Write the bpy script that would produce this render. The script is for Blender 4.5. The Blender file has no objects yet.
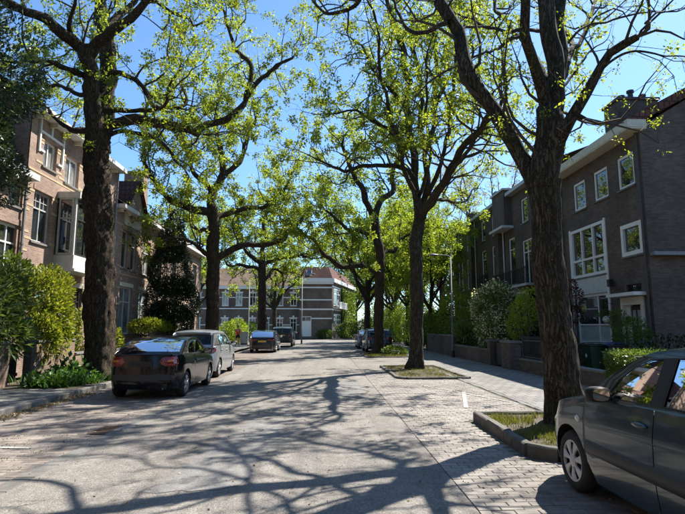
import bpy, bmesh, math, random
import numpy as np
from mathutils import Vector, Matrix
from mathutils.geometry import tessellate_polygon

R = math.radians
scene = bpy.context.scene
col = scene.collection
random.seed(7)

# ------------------------------------------------------------------ camera, sky, sun, exposure
cam_data = bpy.data.cameras.new('camera')
cam_data.sensor_width = 36.0
cam_data.lens = 27.07
cam_data.clip_start = 0.05
cam_data.clip_end = 2000
cam = bpy.data.objects.new('camera', cam_data)
cam.location = (0, 0, 1.6)
cam.rotation_euler = (R(90 + 7.85), 0, R(-1.95))
col.objects.link(cam)
scene.camera = cam

SUN_ELEV, SUN_AZ = 50.0, 46.0          # azimuth measured from +Y (along the street) towards +X
world = bpy.data.worlds.new('World')
scene.world = world
world.use_nodes = True
wn = world.node_tree
for n in list(wn.nodes):
    wn.nodes.remove(n)
sky = wn.nodes.new('ShaderNodeTexSky')
sky.sky_type = 'NISHITA'
sky.sun_disc = False
sky.sun_elevation = R(SUN_ELEV)
sky.sun_rotation = R(SUN_AZ)
sky.air_density = 1.0
sky.dust_density = 0.35
sky.ozone_density = 4.0
bg = wn.nodes.new('ShaderNodeBackground')
bg.inputs['Strength'].default_value = 0.09
wo = wn.nodes.new('ShaderNodeOutputWorld')
tint = wn.nodes.new('ShaderNodeMix'); tint.data_type = 'RGBA'; tint.blend_type = 'MULTIPLY'; tint.inputs[0].default_value = 1.0
tint.inputs[7].default_value = (0.80, 0.975, 1.10, 1.0)      # the whole sky a little deeper blue
wn.links.new(sky.outputs[0], tint.inputs[6])
wn.links.new(tint.outputs[2], bg.inputs[0])
wn.links.new(bg.outputs[0], wo.inputs[0])

sun_data = bpy.data.lights.new('sun', 'SUN')
sun_data.energy = 5.0
sun_data.angle = R(0.5)
sun_data.color = (1.0, 0.95, 0.87)
sun = bpy.data.objects.new('sun', sun_data)
sv = Vector((math.cos(R(SUN_ELEV)) * math.sin(R(SUN_AZ)), math.cos(R(SUN_ELEV)) * math.cos(R(SUN_AZ)), math.sin(R(SUN_ELEV))))
sun.rotation_euler = sv.to_track_quat('Z', 'Y').to_euler()
sun.location = (30, 30, 40)
col.objects.link(sun)

scene.view_settings.view_transform = 'Standard'
scene.view_settings.look = 'None'
scene.view_settings.exposure = 1.3
scene.view_settings.gamma = 1.0
scene.view_settings.use_curve_mapping = False
scene.render.engine = 'CYCLES'
scene.cycles.use_denoising = True
scene.cycles.max_bounces = 8
scene.cycles.transparent_max_bounces = 12
scene.cycles.diffuse_bounces = 4
scene.cycles.caustics_reflective = False
scene.cycles.caustics_refractive = False

# ------------------------------------------------------------------ object helpers
def tag(o, label=None, cat=None, group=None, kind=None):
    if label: o['label'] = label
    if cat: o['category'] = cat
    if group: o['group'] = group
    if kind: o['kind'] = kind
    return o

def empty(name, loc, label=None, cat=None, group=None, rz=0.0, kind=None):
    o = bpy.data.objects.new(name, None)
    o.empty_display_size = 0.2
    o.location = loc
    o.rotation_euler = (0, 0, rz)
    col.objects.link(o)
    return tag(o, label, cat, group, kind)

def attach(o, parent, world):
    o.parent = parent
    if world:                       # vertices are given in world space
        p, m = parent, Matrix.Identity(4)
        chain = []
        while p is not None:
            chain.append(p); p = p.parent
        for q in reversed(chain):
            m = m @ q.matrix_parent_inverse @ q.matrix_basis
        o.matrix_parent_inverse = m.inverted()

def box_uv(me):
    nl = len(me.loops)
    if nl == 0 or nl > 400000: return
    nv = len(me.vertices)
    co = np.empty(nv * 3, np.float32); me.vertices.foreach_get('co', co); co = co.reshape(-1, 3)
    vi = np.empty(nl, np.int32); me.loops.foreach_get('vertex_index', vi)
    npol = len(me.polygons)
    nor = np.empty(npol * 3, np.float32); me.polygons.foreach_get('normal', nor); nor = np.abs(nor.reshape(-1, 3))
    lt = np.empty(npol, np.int32); me.polygons.foreach_get('loop_total', lt)
    pid = np.repeat(np.arange(npol), lt)
    ax = np.argmax(nor * np.array([1, 1, 0.9]), axis=1)[pid]
    c = co[vi]
    uv = np.empty((nl, 2), np.float32)
    uv[:, 0] = np.where(ax == 0, c[:, 1], c[:, 0])
    uv[:, 1] = np.where(ax == 2, c[:, 1], c[:, 2])
    lay = me.uv_layers.new(name='uv')
    lay.data.foreach_set('uv', uv.ravel())

class MB:
    """collects faces of one part; build() links them as one mesh object"""
    def __init__(s):
        s.v = []; s.f = []
    def quad(s, *p):
        b = len(s.v); s.v += [tuple(q) for q in p]; s.f.append(tuple(range(b, b + len(p))))
        return s
    def box(s, x0, x1, y0, y1, z0, z1):
        b = len(s.v)
        s.v += [(x0, y0, z0), (x1, y0, z0), (x1, y1, z0), (x0, y1, z0), (x0, y0, z1), (x1, y0, z1), (x1, y1, z1), (x0, y1, z1)]
        s.f += [tuple(b + i for i in q) for q in ((3, 2, 1, 0), (4, 5, 6, 7), (0, 1, 5, 4), (1, 2, 6, 5), (2, 3, 7, 6), (3, 0, 4, 7))]
        return s
    def fbox(s, F, u0, u1, z0, z1, d0, d1):
        b = len(s.v)
        s.v += [F(u, z, d) for u, d, z in ((u0, d0, z0), (u1, d0, z0), (u1, d1, z0), (u0, d1, z0), (u0, d0, z1), (u1, d0, z1), (u1, d1, z1), (u0, d1, z1))]
        s.f += [tuple(b + i for i in q) for q in ((3, 2, 1, 0), (4, 5, 6, 7), (0, 1, 5, 4), (1, 2, 6, 5), (2, 3, 7, 6), (3, 0, 4, 7))]
        return s
    def prism(s, poly, z0, z1):
        n = len(poly); b = len(s.v)
        s.v += [(x, y, z0) for x, y in poly] + [(x, y, z1) for x, y in poly]
        s.f.append(tuple(b + n + i for i in range(n))); s.f.append(tuple(b + n - 1 - i for i in range(n)))
        for i in range(n):
            j = (i + 1) % n
            s.f.append((b + i, b + j, b + n + j, b + n + i))
        return s
    def tube(s, pts, rad, sides=8, cap=True):
        pts = [Vector(p) for p in pts]; n = len(pts)
        if not hasattr(rad, '__len__'): rad = [rad] * n
        b = len(s.v)
        ref = None
        for i, p in enumerate(pts):
            t = (pts[min(i + 1, n - 1)] - pts[max(i - 1, 0)])
            t = t.normalized() if t.length > 1e-9 else Vector((0, 0, 1))
            if ref is None:
                ref = t.orthogonal().normalized()
            else:
                ref = (ref - t * ref.dot(t))
                ref = ref.normalized() if ref.length > 1e-6 else t.orthogonal().normalized()
            o = t.cross(ref)
            for k in range(sides):
                a = 2 * math.pi * k / sides
                s.v.append(tuple(p + (ref * math.cos(a) + o * math.sin(a)) * rad[i]))
        for i in range(n - 1):
            for k in range(sides):
                k2 = (k + 1) % sides
                s.f.append((b + i * sides + k, b + i * sides + k2, b + (i + 1) * sides + k2, b + (i + 1) * sides + k))
        if cap:
            s.f.append(tuple(b + k for k in reversed(range(sides))))
            s.f.append(tuple(b + (n - 1) * sides + k for k in range(sides)))
        return s
    def lathe(s, prof, c=(0, 0, 0), sides=24, axis='z'):
        b = len(s.v); n = len(prof)
        for r, h in prof:
            for k in range(sides):
                a = 2 * math.pi * k / sides
                x, y = r * math.cos(a), r * math.sin(a)
                if axis == 'z': p = (c[0] + x, c[1] + y, c[2] + h)
                elif axis == 'x': p = (c[0] + h, c[1] + x, c[2] + y)
                else: p = (c[0] + x, c[1] + h, c[2] - y)
                s.v.append(p)
        for i in range(n - 1):
            for k in range(sides):
                k2 = (k + 1) % sides
                s.f.append((b + i * sides + k, b + i * sides + k2, b + (i + 1) * sides + k2, b + (i + 1) * sides + k))
        return s
    def grid(s, P, flip=False):
        """P: rows of points"""
        b = len(s.v); m = len(P[0])
        for row in P: s.v += [tuple(p) for p in row]
        for i in range(len(P) - 1):
            for j in range(m - 1):
                q = (b + i * m + j, b + i * m + j + 1, b + (i + 1) * m + j + 1, b + (i + 1) * m + j)
                s.f.append(tuple(reversed(q)) if flip else q)
        return s
    def ball(s, c, r, nu=12, nv=8, q=None):
        P = []
        for i in range(nv + 1):
            th = math.pi * i / nv
            row = []
            for j in range(nu + 1):
                ph = 2 * math.pi * j / nu
                row.append((c[0] + r[0] * math.sin(th) * math.cos(ph), c[1] + r[1] * math.sin(th) * math.sin(ph), c[2] - r[2] * math.cos(th)))
            P.append(row)
        return s.grid(P)
    def build(s, name, mat, parent=None, world=False, smooth=False, bevel=0.0, weld=False, **kw):
        me = bpy.data.meshes.new(name)
        me.from_pydata(s.v, [], s.f)
        if weld or bevel:
            bm = bmesh.new(); bm.from_mesh(me)
            if weld: bmesh.ops.remove_doubles(bm, verts=bm.verts, dist=1e-4)
            if bevel: bmesh.ops.bevel(bm, geom=list(bm.edges), offset=bevel, segments=1, affect='EDGES', clamp_overlap=True)
            bm.to_mesh(me); bm.free()
        me.update()
        box_uv(me)
        return link_mesh(name, me, mat, parent, world, smooth, **kw)

def link_mesh(name, me, mat, parent=None, world=False, smooth=False, **kw):
    if mat is not None and not me.materials: me.materials.append(mat)
    if smooth:
        me.polygons.foreach_set('use_smooth', [True] * len(me.polygons))
    o = bpy.data.objects.new(name, me)
    col.objects.link(o)
    if parent is not None: attach(o, parent, world)
    return tag(o, **kw)

def copy_tree(o, parent=None, **kw):
    c = o.copy(); col.objects.link(c)
    if parent is not None: c.parent = parent
    for ch in list(o.children): copy_tree(ch, c)
    return tag(c, **kw)

# ------------------------------------------------------------------ materials
MATS = {}
def new_mat(name):
    m = bpy.data.materials.new(name); m.use_nodes = True
    nt = m.node_tree
    b = nt.nodes['Principled BSDF']
    MATS[name] = m
    return m, nt, b

def N(nt, typ, **props):
    n = nt.nodes.new(typ)
    for k, v in props.items():
        if k in n.inputs: n.inputs[k].default_value = v
        else: setattr(n, k, v)
    return n

def rgb(c): return (c[0], c[1], c[2], 1.0)

def mixc(nt, fac, a, b, blend='MIX'):
    n = nt.nodes.new('ShaderNodeMix'); n.data_type = 'RGBA'; n.blend_type = blend
    for i, x in ((0, fac), (6, a), (7, b)):
        if hasattr(x, 'is_output') or isinstance(x, bpy.types.NodeSocket): nt.links.new(x, n.inputs[i])
        elif i == 0: n.inputs[0].default_value = x
        else: n.inputs[i].default_value = rgb(x)
    return n.outputs[2]

def ramp(nt, src, stops):
    r = nt.nodes.new('ShaderNodeValToRGB')
    e = r.color_ramp.elements
    while len(e) < len(stops): e.new(0.5)
    for i, (p, c) in enumerate(stops):
        e[i].position = p
        e[i].color = rgb(c) if hasattr(c, '__len__') else (c, c, c, 1)
    nt.links.new(src, r.inputs[0])
    return r.outputs[0]

def noise(nt, scale, detail=4, rough=0.55, vec=None, dim='3D'):
    n = N(nt, 'ShaderNodeTexNoise', Scale=scale, Detail=detail, Roughness=rough)
    if vec is not None: nt.links.new(vec, n.inputs['Vector'])
    return n.outputs[0]

def bump(nt, b, h, strength=0.3, dist=0.01):
    n = N(nt, 'ShaderNodeBump', Strength=strength, Distance=dist)
    nt.links.new(h, n.inputs['Height']); nt.links.new(n.outputs[0], b.inputs['Normal'])

def geo_pos(nt): return nt.nodes.new('ShaderNodeNewGeometry').outputs['Position']

def mat_noise(name, c1, c2, scale=8, rough=0.7, bmp=0.2, bscale=60, bdist=0.01, metal=0.0, island=0.0, objrand=0.0, c3=None, s3=0.6):
    m, nt, b = new_mat(name)
    pos = geo_pos(nt)
    f = ramp(nt, noise(nt, scale, 6, 0.6, pos), [(0.32, 0.0), (0.68, 1.0)])
    c = mixc(nt, f, c1, c2)
    if c3 is not None:
        f3 = ramp(nt, noise(nt, s3, 5, 0.65, pos), [(0.45, 0.0), (0.72, 1.0)])
        c = mixc(nt, f3, c, c3)
    if island or objrand:
        src = nt.nodes.new('ShaderNodeNewGeometry').outputs['Random Per Island'] if island else nt.nodes.new('ShaderNodeObjectInfo').outputs['Random']
        k = island or objrand
        g = ramp(nt, src, [(0.0, 1 - k), (1.0, 1 + k)])
        c = mixc(nt, 1.0, c, g, 'MULTIPLY')
    nt.links.new(c, b.inputs['Base Color'])
    b.inputs['Roughness'].default_value = rough
    b.inputs['Metallic'].default_value = metal
    if bmp: bump(nt, b, noise(nt, bscale, 5, 0.6, pos), bmp, bdist)
    return m

def mat_plain(name, c, rough=0.5, metal=0.0, coat=0.0, spec=0.5, emit=None, ior=None, var=0.12, vs=7.0):
    m, nt, b = new_mat(name)
    f = noise(nt, vs, 5, 0.6, geo_pos(nt))
    lo = [x * (1 - var) for x in c]; hi = [min(1, x * (1 + var)) for x in c]
    nt.links.new(mixc(nt, ramp(nt, f, [(0.35, 0.0), (0.65, 1.0)]), lo, hi), b.inputs['Base Color'])
    b.inputs['Roughness'].default_value = rough
    b.inputs['Metallic'].default_value = metal
    b.inputs['Coat Weight'].default_value = coat
    b.inputs['Coat Roughness'].default_value = 0.04
    b.inputs['Specular IOR Level'].default_value = spec
    if ior: b.inputs['IOR'].default_value = ior
    return m

def mat_brick(name, c1, c2, mortar, bw=0.215, rh=0.065, ms=0.009, rough=0.85, dirt=0.5, bmp=0.5):
    m, nt, b = new_mat(name)
    uv = nt.nodes.new('ShaderNodeUVMap').outputs[0]
    br = nt.nodes.new('ShaderNodeTexBrick')
    nt.links.new(uv, br.inputs['Vector'])
    br.inputs['Color1'].default_value = rgb(c1); br.inputs['Color2'].default_value = rgb(c2)
    br.inputs['Mortar'].default_value = rgb(mortar)
    br.inputs['Scale'].default_value = 1.0
    br.inputs['Brick Width'].default_value = bw; br.inputs['Row Height'].default_value = rh
    br.inputs['Mortar Size'].default_value = ms; br.inputs['Mortar Smooth'].default_value = 0.3
    br.inputs['Bias'].default_value = -0.1
    pos = geo_pos(nt)
    c = mixc(nt, 0.55, br.outputs[0], mixc(nt, ramp(nt, noise(nt, 22, 4, 0.7, pos), [(0.3, 0.55), (0.7, 1.25)]), (0, 0, 0), br.outputs[0]))
    g = ramp(nt, noise(nt, 0.5, 6, 0.7, pos), [(0.3, 1 - dirt), (0.7, 1 + dirt * 0.35)])
    c = mixc(nt, 1.0, c, g, 'MULTIPLY')
    nt.links.new(c, b.inputs['Base Color'])
    b.inputs['Roughness'].default_value = rough
    b.inputs['Specular IOR Level'].default_value = 0.25
    inv = N(nt, 'ShaderNodeMath', operation='SUBTRACT'); inv.inputs[0].default_value = 1.0
    nt.links.new(br.outputs['Fac'], inv.inputs[1])
    bump(nt, b, inv.outputs[0], bmp, 0.008)
    return m

def mat_leaf(name, c1, c2, trans=0.5, rough=0.45, spec=0.3, c3=None):
    m = bpy.data.materials.new(name); m.use_nodes = True; MATS[name] = m
    nt = m.node_tree
    for n in list(nt.nodes): nt.nodes.remove(n)
    out = nt.nodes.new('ShaderNodeOutputMaterial')
    ge = nt.nodes.new('ShaderNodeNewGeometry')
    c = mixc(nt, ge.outputs['Random Per Island'], c1, c2)
    nz = ramp(nt, noise(nt, 0.9, 3, 0.5, ge.outputs['Position']), [(0.35, 0.72), (0.65, 1.2)])
    c = mixc(nt, 1.0, c, nz, 'MULTIPLY')
    p = nt.nodes.new('ShaderNodeBsdfPrincipled')
    p.inputs['Roughness'].default_value = rough; p.inputs['Specular IOR Level'].default_value = spec
    nt.links.new(c, p.inputs['Base Color'])
    t = nt.nodes.new('ShaderNodeBsdfTranslucent')
    tc = mixc(nt, 1.0, c, (1.35, 1.25, 0.55), 'MULTIPLY')
    nt.links.new(tc, t.inputs['Color'])
    mx = nt.nodes.new('ShaderNodeMixShader'); mx.inputs[0].default_value = trans
    nt.links.new(p.outputs[0], mx.inputs[1]); nt.links.new(t.outputs[0], mx.inputs[2])
    nt.links.new(mx.outputs[0], out.inputs[0])
    return m

def mat_glass_clear(name, tint=(0.55, 0.62, 0.6), refl=0.06, body=0.0):
    m = bpy.data.materials.new(name); m.use_nodes = True; MATS[name] = m
    nt = m.node_tree
    for n in list(nt.nodes): nt.nodes.remove(n)
    out = nt.nodes.new('ShaderNodeOutputMaterial')
    t = nt.nodes.new('ShaderNodeBsdfTransparent'); t.inputs[0].default_value = rgb(tint)
    g = nt.nodes.new('ShaderNodeBsdfGlossy'); g.inputs['Roughness'].default_value = 0.015
    fr = nt.nodes.new('ShaderNodeFresnel'); fr.inputs[0].default_value = 1.5
    mx = nt.nodes.new('ShaderNodeMixShader')
    nt.links.new(fr.outputs[0], mx.inputs[0]); nt.links.new(t.outputs[0], mx.inputs[1]); nt.links.new(g.outputs[0], mx.inputs[2])
    nt.links.new(mx.outputs[0], out.inputs[0])
    return m

def mat_window(name, c, ior=2.1):
    """house pane: dark room behind reflective, faintly wavy glass"""
    m, nt, b = new_mat(name)
    pos = geo_pos(nt)
    nt.links.new(mixc(nt, ramp(nt, noise(nt, 1.3, 3, 0.5, pos), [(0.4, 0.0), (0.62, 1.0)]), [x * 0.55 for x in c], [x * 1.4 for x in c]), b.inputs['Base Color'])
    b.inputs['Roughness'].default_value = 0.02
    b.inputs['IOR'].default_value = ior
    bump(nt, b, noise(nt, 0.8, 2, 0.4, pos), 0.04, 0.05)
    return m

def mat_asphalt(name, c1, c2, patchy=0.35, cracks=True, grain=1.0):
    m, nt, b = new_mat(name)
    pos = geo_pos(nt)
    sp = N(nt, 'ShaderNodeTexVoronoi', Scale=95.0); nt.links.new(pos, sp.inputs['Vector'])
    spk = ramp(nt, sp.outputs['Color'], [(0.0, 1 - 0.55 * grain), (0.5, 1.0), (1.0, 1 + 0.6 * grain)])
    big = ramp(nt, noise(nt, 0.55, 6, 0.65, pos), [(0.3, 0.0), (0.7, 1.0)])
    c = mixc(nt, big, c1, c2)
    mid = ramp(nt, noise(nt, 5.5, 5, 0.7, pos), [(0.3, 1 - patchy * 0.6), (0.7, 1 + patchy * 0.5)])
    c = mixc(nt, 1.0, c, mid, 'MULTIPLY')
    mp = N(nt, 'ShaderNodeMapping'); mp.inputs['Scale'].default_value = (1.6, 0.09, 1); nt.links.new(pos, mp.inputs[0])
    wear = ramp(nt, noise(nt, 1.0, 4, 0.6, mp.outputs[0]), [(0.35, 0.80), (0.62, 1.08)])     # wheel tracks and drips along the street
    c = mixc(nt, 1.0, c, wear, 'MULTIPLY')
    oil = ramp(nt, noise(nt, 2.1, 3, 0.5, pos), [(0.66, 0.0), (0.76, 0.45)])
    c = mixc(nt, oil, c, [x * 0.55 for x in c1])
    fine = ramp(nt, noise(nt, 40, 3, 0.7, pos), [(0.3, 0.78), (0.7, 1.22)])
    c = mixc(nt, 1.0, c, fine, 'MULTIPLY')
    c = mixc(nt, 0.75, c, mixc(nt, 1.0, c, spk, 'MULTIPLY'))
    if cracks:
        nzc = N(nt, 'ShaderNodeTexNoise', Scale=1.3, Detail=6.0); nt.links.new(pos, nzc.inputs['Vector'])
        wob = mixc(nt, 1.0, pos, nzc.outputs['Color'], 'ADD')
        vo = N(nt, 'ShaderNodeTexVoronoi', feature='DISTANCE_TO_EDGE', Scale=0.42)
        nt.links.new(wob, vo.inputs['Vector'])
        ck = ramp(nt, vo.outputs['Distance'], [(0.0, 0.8), (0.0035, 0.0)])
        brk = ramp(nt, noise(nt, 0.7, 3, 0.5, pos), [(0.47, 0.0), (0.56, 1.0)])
        k = N(nt, 'ShaderNodeMath', operation='MULTIPLY'); nt.links.new(ck, k.inputs[0]); nt.links.new(brk, k.inputs[1])
        c = mixc(nt, k.outputs[0], c, (0.02, 0.019, 0.018))
    nt.links.new(c, b.inputs['Base Color'])
    b.inputs['Roughness'].default_value = 0.88
    b.inputs['Specular IOR Level'].default_value = 0.3
    bump(nt, b, sp.outputs['Distance'], 0.5, 0.006)
    return m

def mat_bark(name, c1, c2, moss=(0.05, 0.065, 0.015), mossamt=0.5, vs=9.0):
    m, nt, b = new_mat(name)
    tc = nt.nodes.new('ShaderNodeNewGeometry').outputs['Position']
    mp = N(nt, 'ShaderNodeMapping'); mp.inputs['Scale'].default_value = (1, 1, 0.16)
    nt.links.new(tc, mp.inputs[0])
    dn = N(nt, 'ShaderNodeTexNoise', Scale=3.0, Detail=3.0); nt.links.new(tc, dn.inputs['Vector'])
    dv = mixc(nt, 0.10, mp.outputs[0], dn.outputs['Color'], 'ADD')
    f1 = noise(nt, vs, 8, 0.72, dv)
    f2 = noise(nt, vs * 2.3, 6, 0.6, dv)
    ab = N(nt, 'ShaderNodeMath', operation='SUBTRACT'); nt.links.new(f2, ab.inputs[0]); ab.inputs[1].default_value = 0.5
    ab2 = N(nt, 'ShaderNodeMath', operation='ABSOLUTE'); nt.links.new(ab.outputs[0], ab2.inputs[0])
    fis = ramp(nt, ab2.outputs[0], [(0.0, 0.0), (0.085, 1.0)])
    c = mixc(nt, ramp(nt, f1, [(0.3, 0.0), (0.7, 1.0)]), c1, c2)
    c = mixc(nt, fis, [x * 0.45 for x in c1], c)
    mf = ramp(nt, noise(nt, 1.7, 5, 0.65, tc), [(0.5, 0.0), (0.68, mossamt)])
    c = mixc(nt, mf, c, moss)
    li = ramp(nt, noise(nt, 24, 4, 0.7, tc), [(0.60, 0.0), (0.68, 0.55)])
    c = mixc(nt, li, c, [min(1, x * 2.4) for x in c2])
    nt.links.new(c, b.inputs['Base Color'])
    b.inputs['Roughness'].default_value = 0.92
    b.inputs['Specular IOR Level'].default_value = 0.15
    h = N(nt, 'ShaderNodeMath', operation='ADD'); nt.links.new(fis, h.inputs[0]); nt.links.new(f1, h.inputs[1])
    bump(nt, b, h.outputs[0], 0.9, 0.025)
    return m

def mat_pave(name, c1, c2, joint, bw, rh, ms=0.008, off=0.5, dirt=0.3, c3=None):
    """paving too far away to tell its pieces apart"""
    m = mat_brick(name, c1, c2, joint, bw, rh, ms, 0.9, dirt, 0.35)
    for n in m.node_tree.nodes:
        if n.type == 'TEX_BRICK': n.offset = off
    return m

asphalt = mat_asphalt('asphalt', (0.160, 0.145, 0.127), (0.215, 0.196, 0.172))
asphalt_new = mat_asphalt('asphalt_patch', (0.165, 0.157, 0.146), (0.205, 0.196, 0.182), 0.35, False, 0.5)
soil = mat_noise('soil', (0.05, 0.038, 0.024), (0.10, 0.078, 0.05), 6, 0.95, 0.6, 40, 0.03)
concrete = mat_noise('kerb_concrete', (0.13, 0.125, 0.115), (0.22, 0.21, 0.19), 9, 0.9, 0.4, 70, 0.008, c3=(0.07, 0.066, 0.056))
paver_grey = mat_noise('paver_grey', (0.185, 0.164, 0.142), (0.27, 0.242, 0.212), 14, 0.88, 0.35, 110, 0.004, objrand=0.18, c3=(0.12, 0.10, 0.085))
paver_grey_i = mat_noise('paver_grey_run', (0.185, 0.164, 0.142), (0.27, 0.242, 0.212), 14, 0.88, 0.35, 110, 0.004, island=0.18, c3=(0.12, 0.10, 0.085))
paver_red = mat_noise('paver_red', (0.185, 0.155, 0.132), (0.26, 0.220, 0.190), 14, 0.88, 0.35, 110, 0.004, objrand=0.2, c3=(0.17, 0.14, 0.11))
paver_red_i = mat_noise('paver_red_run', (0.185, 0.155, 0.132), (0.26, 0.220, 0.190), 14, 0.88, 0.35, 110, 0.004, island=0.2, c3=(0.17, 0.14, 0.11))
sand = mat_noise('joint_sand', (0.11, 0.097, 0.075), (0.165, 0.146, 0.115), 12, 0.95, 0.3, 80, 0.005, c3=(0.05, 0.075, 0.015), s3=2.2)
pave_far = mat_pave('clinker_far', (0.20, 0.18, 0.155), (0.27, 0.245, 0.215), (0.09, 0.08, 0.065), 0.21, 0.105)
pave_red_far = mat_pave('red_clinker_far', (0.19, 0.155, 0.13), (0.26, 0.21, 0.18), (0.09, 0.08, 0.065), 0.21, 0.105)
slab = mat_pave('pavement_slab', (0.19, 0.18, 0.165), (0.26, 0.25, 0.23), (0.075, 0.07, 0.055), 0.30, 0.30, 0.014)
paint_white = mat_noise('road_paint', (0.32, 0.31, 0.285), (0.50, 0.49, 0.455), 9, 0.75, 0.3, 60, 0.004, c3=(0.22, 0.205, 0.18), s3=4.0)
litter_m = mat_leaf('dry_litter', (0.20, 0.13, 0.06), (0.33, 0.25, 0.13), 0.2)

brick_dark = mat_brick('brick_brown', (0.125, 0.094, 0.074), (0.195, 0.148, 0.118), (0.13, 0.115, 0.098))
brick_dark2 = mat_brick('brick_umber', (0.115, 0.083, 0.065), (0.175, 0.130, 0.104), (0.10, 0.086, 0.074))
brick_red = mat_brick('brick_rose', (0.32, 0.195, 0.140), (0.43, 0.290, 0.222), (0.36, 0.31, 0.27))
brick_wall = mat_brick('brick_garden', (0.26, 0.165, 0.115), (0.36, 0.24, 0.18), (0.22, 0.18, 0.14))
brick_end = mat_brick('brick_mauve', (0.165, 0.122, 0.096), (0.215, 0.162, 0.130), (0.16, 0.135, 0.112))
white = mat_plain('white_paint', (0.78, 0.77, 0.73), 0.45, var=0.06)
cream = mat_plain('cream_stone', (0.60, 0.55, 0.42), 0.75)
ochre = mat_plain('ochre_brick', (0.44, 0.34, 0.20), 0.8)
grey_paint = mat_plain('grey_paint', (0.42, 0.42, 0.40), 0.55)
pale_grey = mat_plain('pale_grey_paint', (0.55, 0.55, 0.53), 0.55)
pane_m = mat_window('window_glass', (0.02, 0.024, 0.026))
pane_curtain = mat_window('window_glass_curtain', (0.20, 0.20, 0.19), 1.7)
pane_frost = mat_plain('frosted_glass', (0.38, 0.43, 0.42), 0.3)
roof_dark = mat_brick('roof_tile_brown', (0.075, 0.045, 0.038), (0.105, 0.06, 0.05), (0.03, 0.022, 0.02), 0.22, 0.30, 0.02)
roof_red = mat_brick('roof_tile_red', (0.135, 0.055, 0.042), (0.175, 0.075, 0.055), (0.06, 0.03, 0.022), 0.22, 0.32, 0.03)
roof_orange = mat_brick('roof_tile_orange', (0.19, 0.125, 0.082), (0.24, 0.16, 0.11), (0.10, 0.07, 0.05), 0.22, 0.32, 0.03)
slate = mat_brick('slate', (0.10, 0.10, 0.105), (0.14, 0.14, 0.145), (0.05, 0.05, 0.052), 0.2, 0.16, 0.01)
zinc = mat_plain('zinc', (0.22, 0.225, 0.23), 0.5, 0.3)
iron = mat_plain('black_iron', (0.014, 0.014, 0.015), 0.5)
dark_wood = mat_plain('dark_wood', (0.035, 0.022, 0.014), 0.6)
lamp_grey = mat_plain('galvanised_pole', (0.13, 0.135, 0.132), 0.55, 0.3)

bark_a = mat_bark('bark_warm', (0.060, 0.043, 0.030), (0.125, 0.090, 0.062), mossamt=0.25)
bark_b = mat_bark('bark_mossy', (0.060, 0.048, 0.034), (0.130, 0.106, 0.074), mossamt=0.6)
bark_far = mat_bark('bark_far', (0.055, 0.042, 0.030), (0.115, 0.086, 0.060), mossamt=0.35, vs=6.0)
twig_m = mat_plain('twig_bark', (0.055, 0.044, 0.030), 0.9)
leaf_a = mat_leaf('leaf_spring', (0.163, 0.238, 0.027), (0.298, 0.36, 0.058), 0.66)
leaf_far = mat_leaf('leaf_spring_far', (0.145, 0.225, 0.027), (0.27, 0.345, 0.055), 0.64)
leaf_mid = mat_leaf('leaf_green', (0.060, 0.120, 0.020), (0.140, 0.205, 0.038), 0.45)
leaf_pale = mat_leaf('leaf_pale_olive', (0.22, 0.21, 0.09), (0.34, 0.31, 0.15), 0.5)
leaf_dark = mat_leaf('leaf_evergreen', (0.010, 0.022, 0.008), (0.030, 0.055, 0.018), 0.15, 0.35, 0.5)
leaf_conifer = mat_leaf('leaf_laurel', (0.020, 0.040, 0.016), (0.060, 0.095, 0.040), 0.2, 0.35, 0.5)
leaf_bush = mat_leaf('leaf_bush', (0.065, 0.125, 0.022), (0.165, 0.235, 0.050), 0.4, 0.35, 0.5)
leaf_yellow = mat_leaf('leaf_golden', (0.085, 0.145, 0.020), (0.30, 0.32, 0.045), 0.45)
leaf_droop = mat_leaf('leaf_drooping', (0.070, 0.125, 0.025), (0.20, 0.265, 0.080), 0.35, 0.35, 0.5)
leaf_ivy = mat_leaf('leaf_ground_cover', (0.030, 0.085, 0.018), (0.085, 0.160, 0.040), 0.3, 0.5, 0.25)
leaf_purple = mat_leaf('leaf_purple', (0.040, 0.010, 0.014), (0.085, 0.022, 0.028), 0.3)
blossom = mat_leaf('white_blossom', (0.55, 0.55, 0.42), (0.80, 0.80, 0.66), 0.4)
grass_m = mat_leaf('grass_blade', (0.085, 0.115, 0.024), (0.210, 0.205, 0.070), 0.35)
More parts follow.
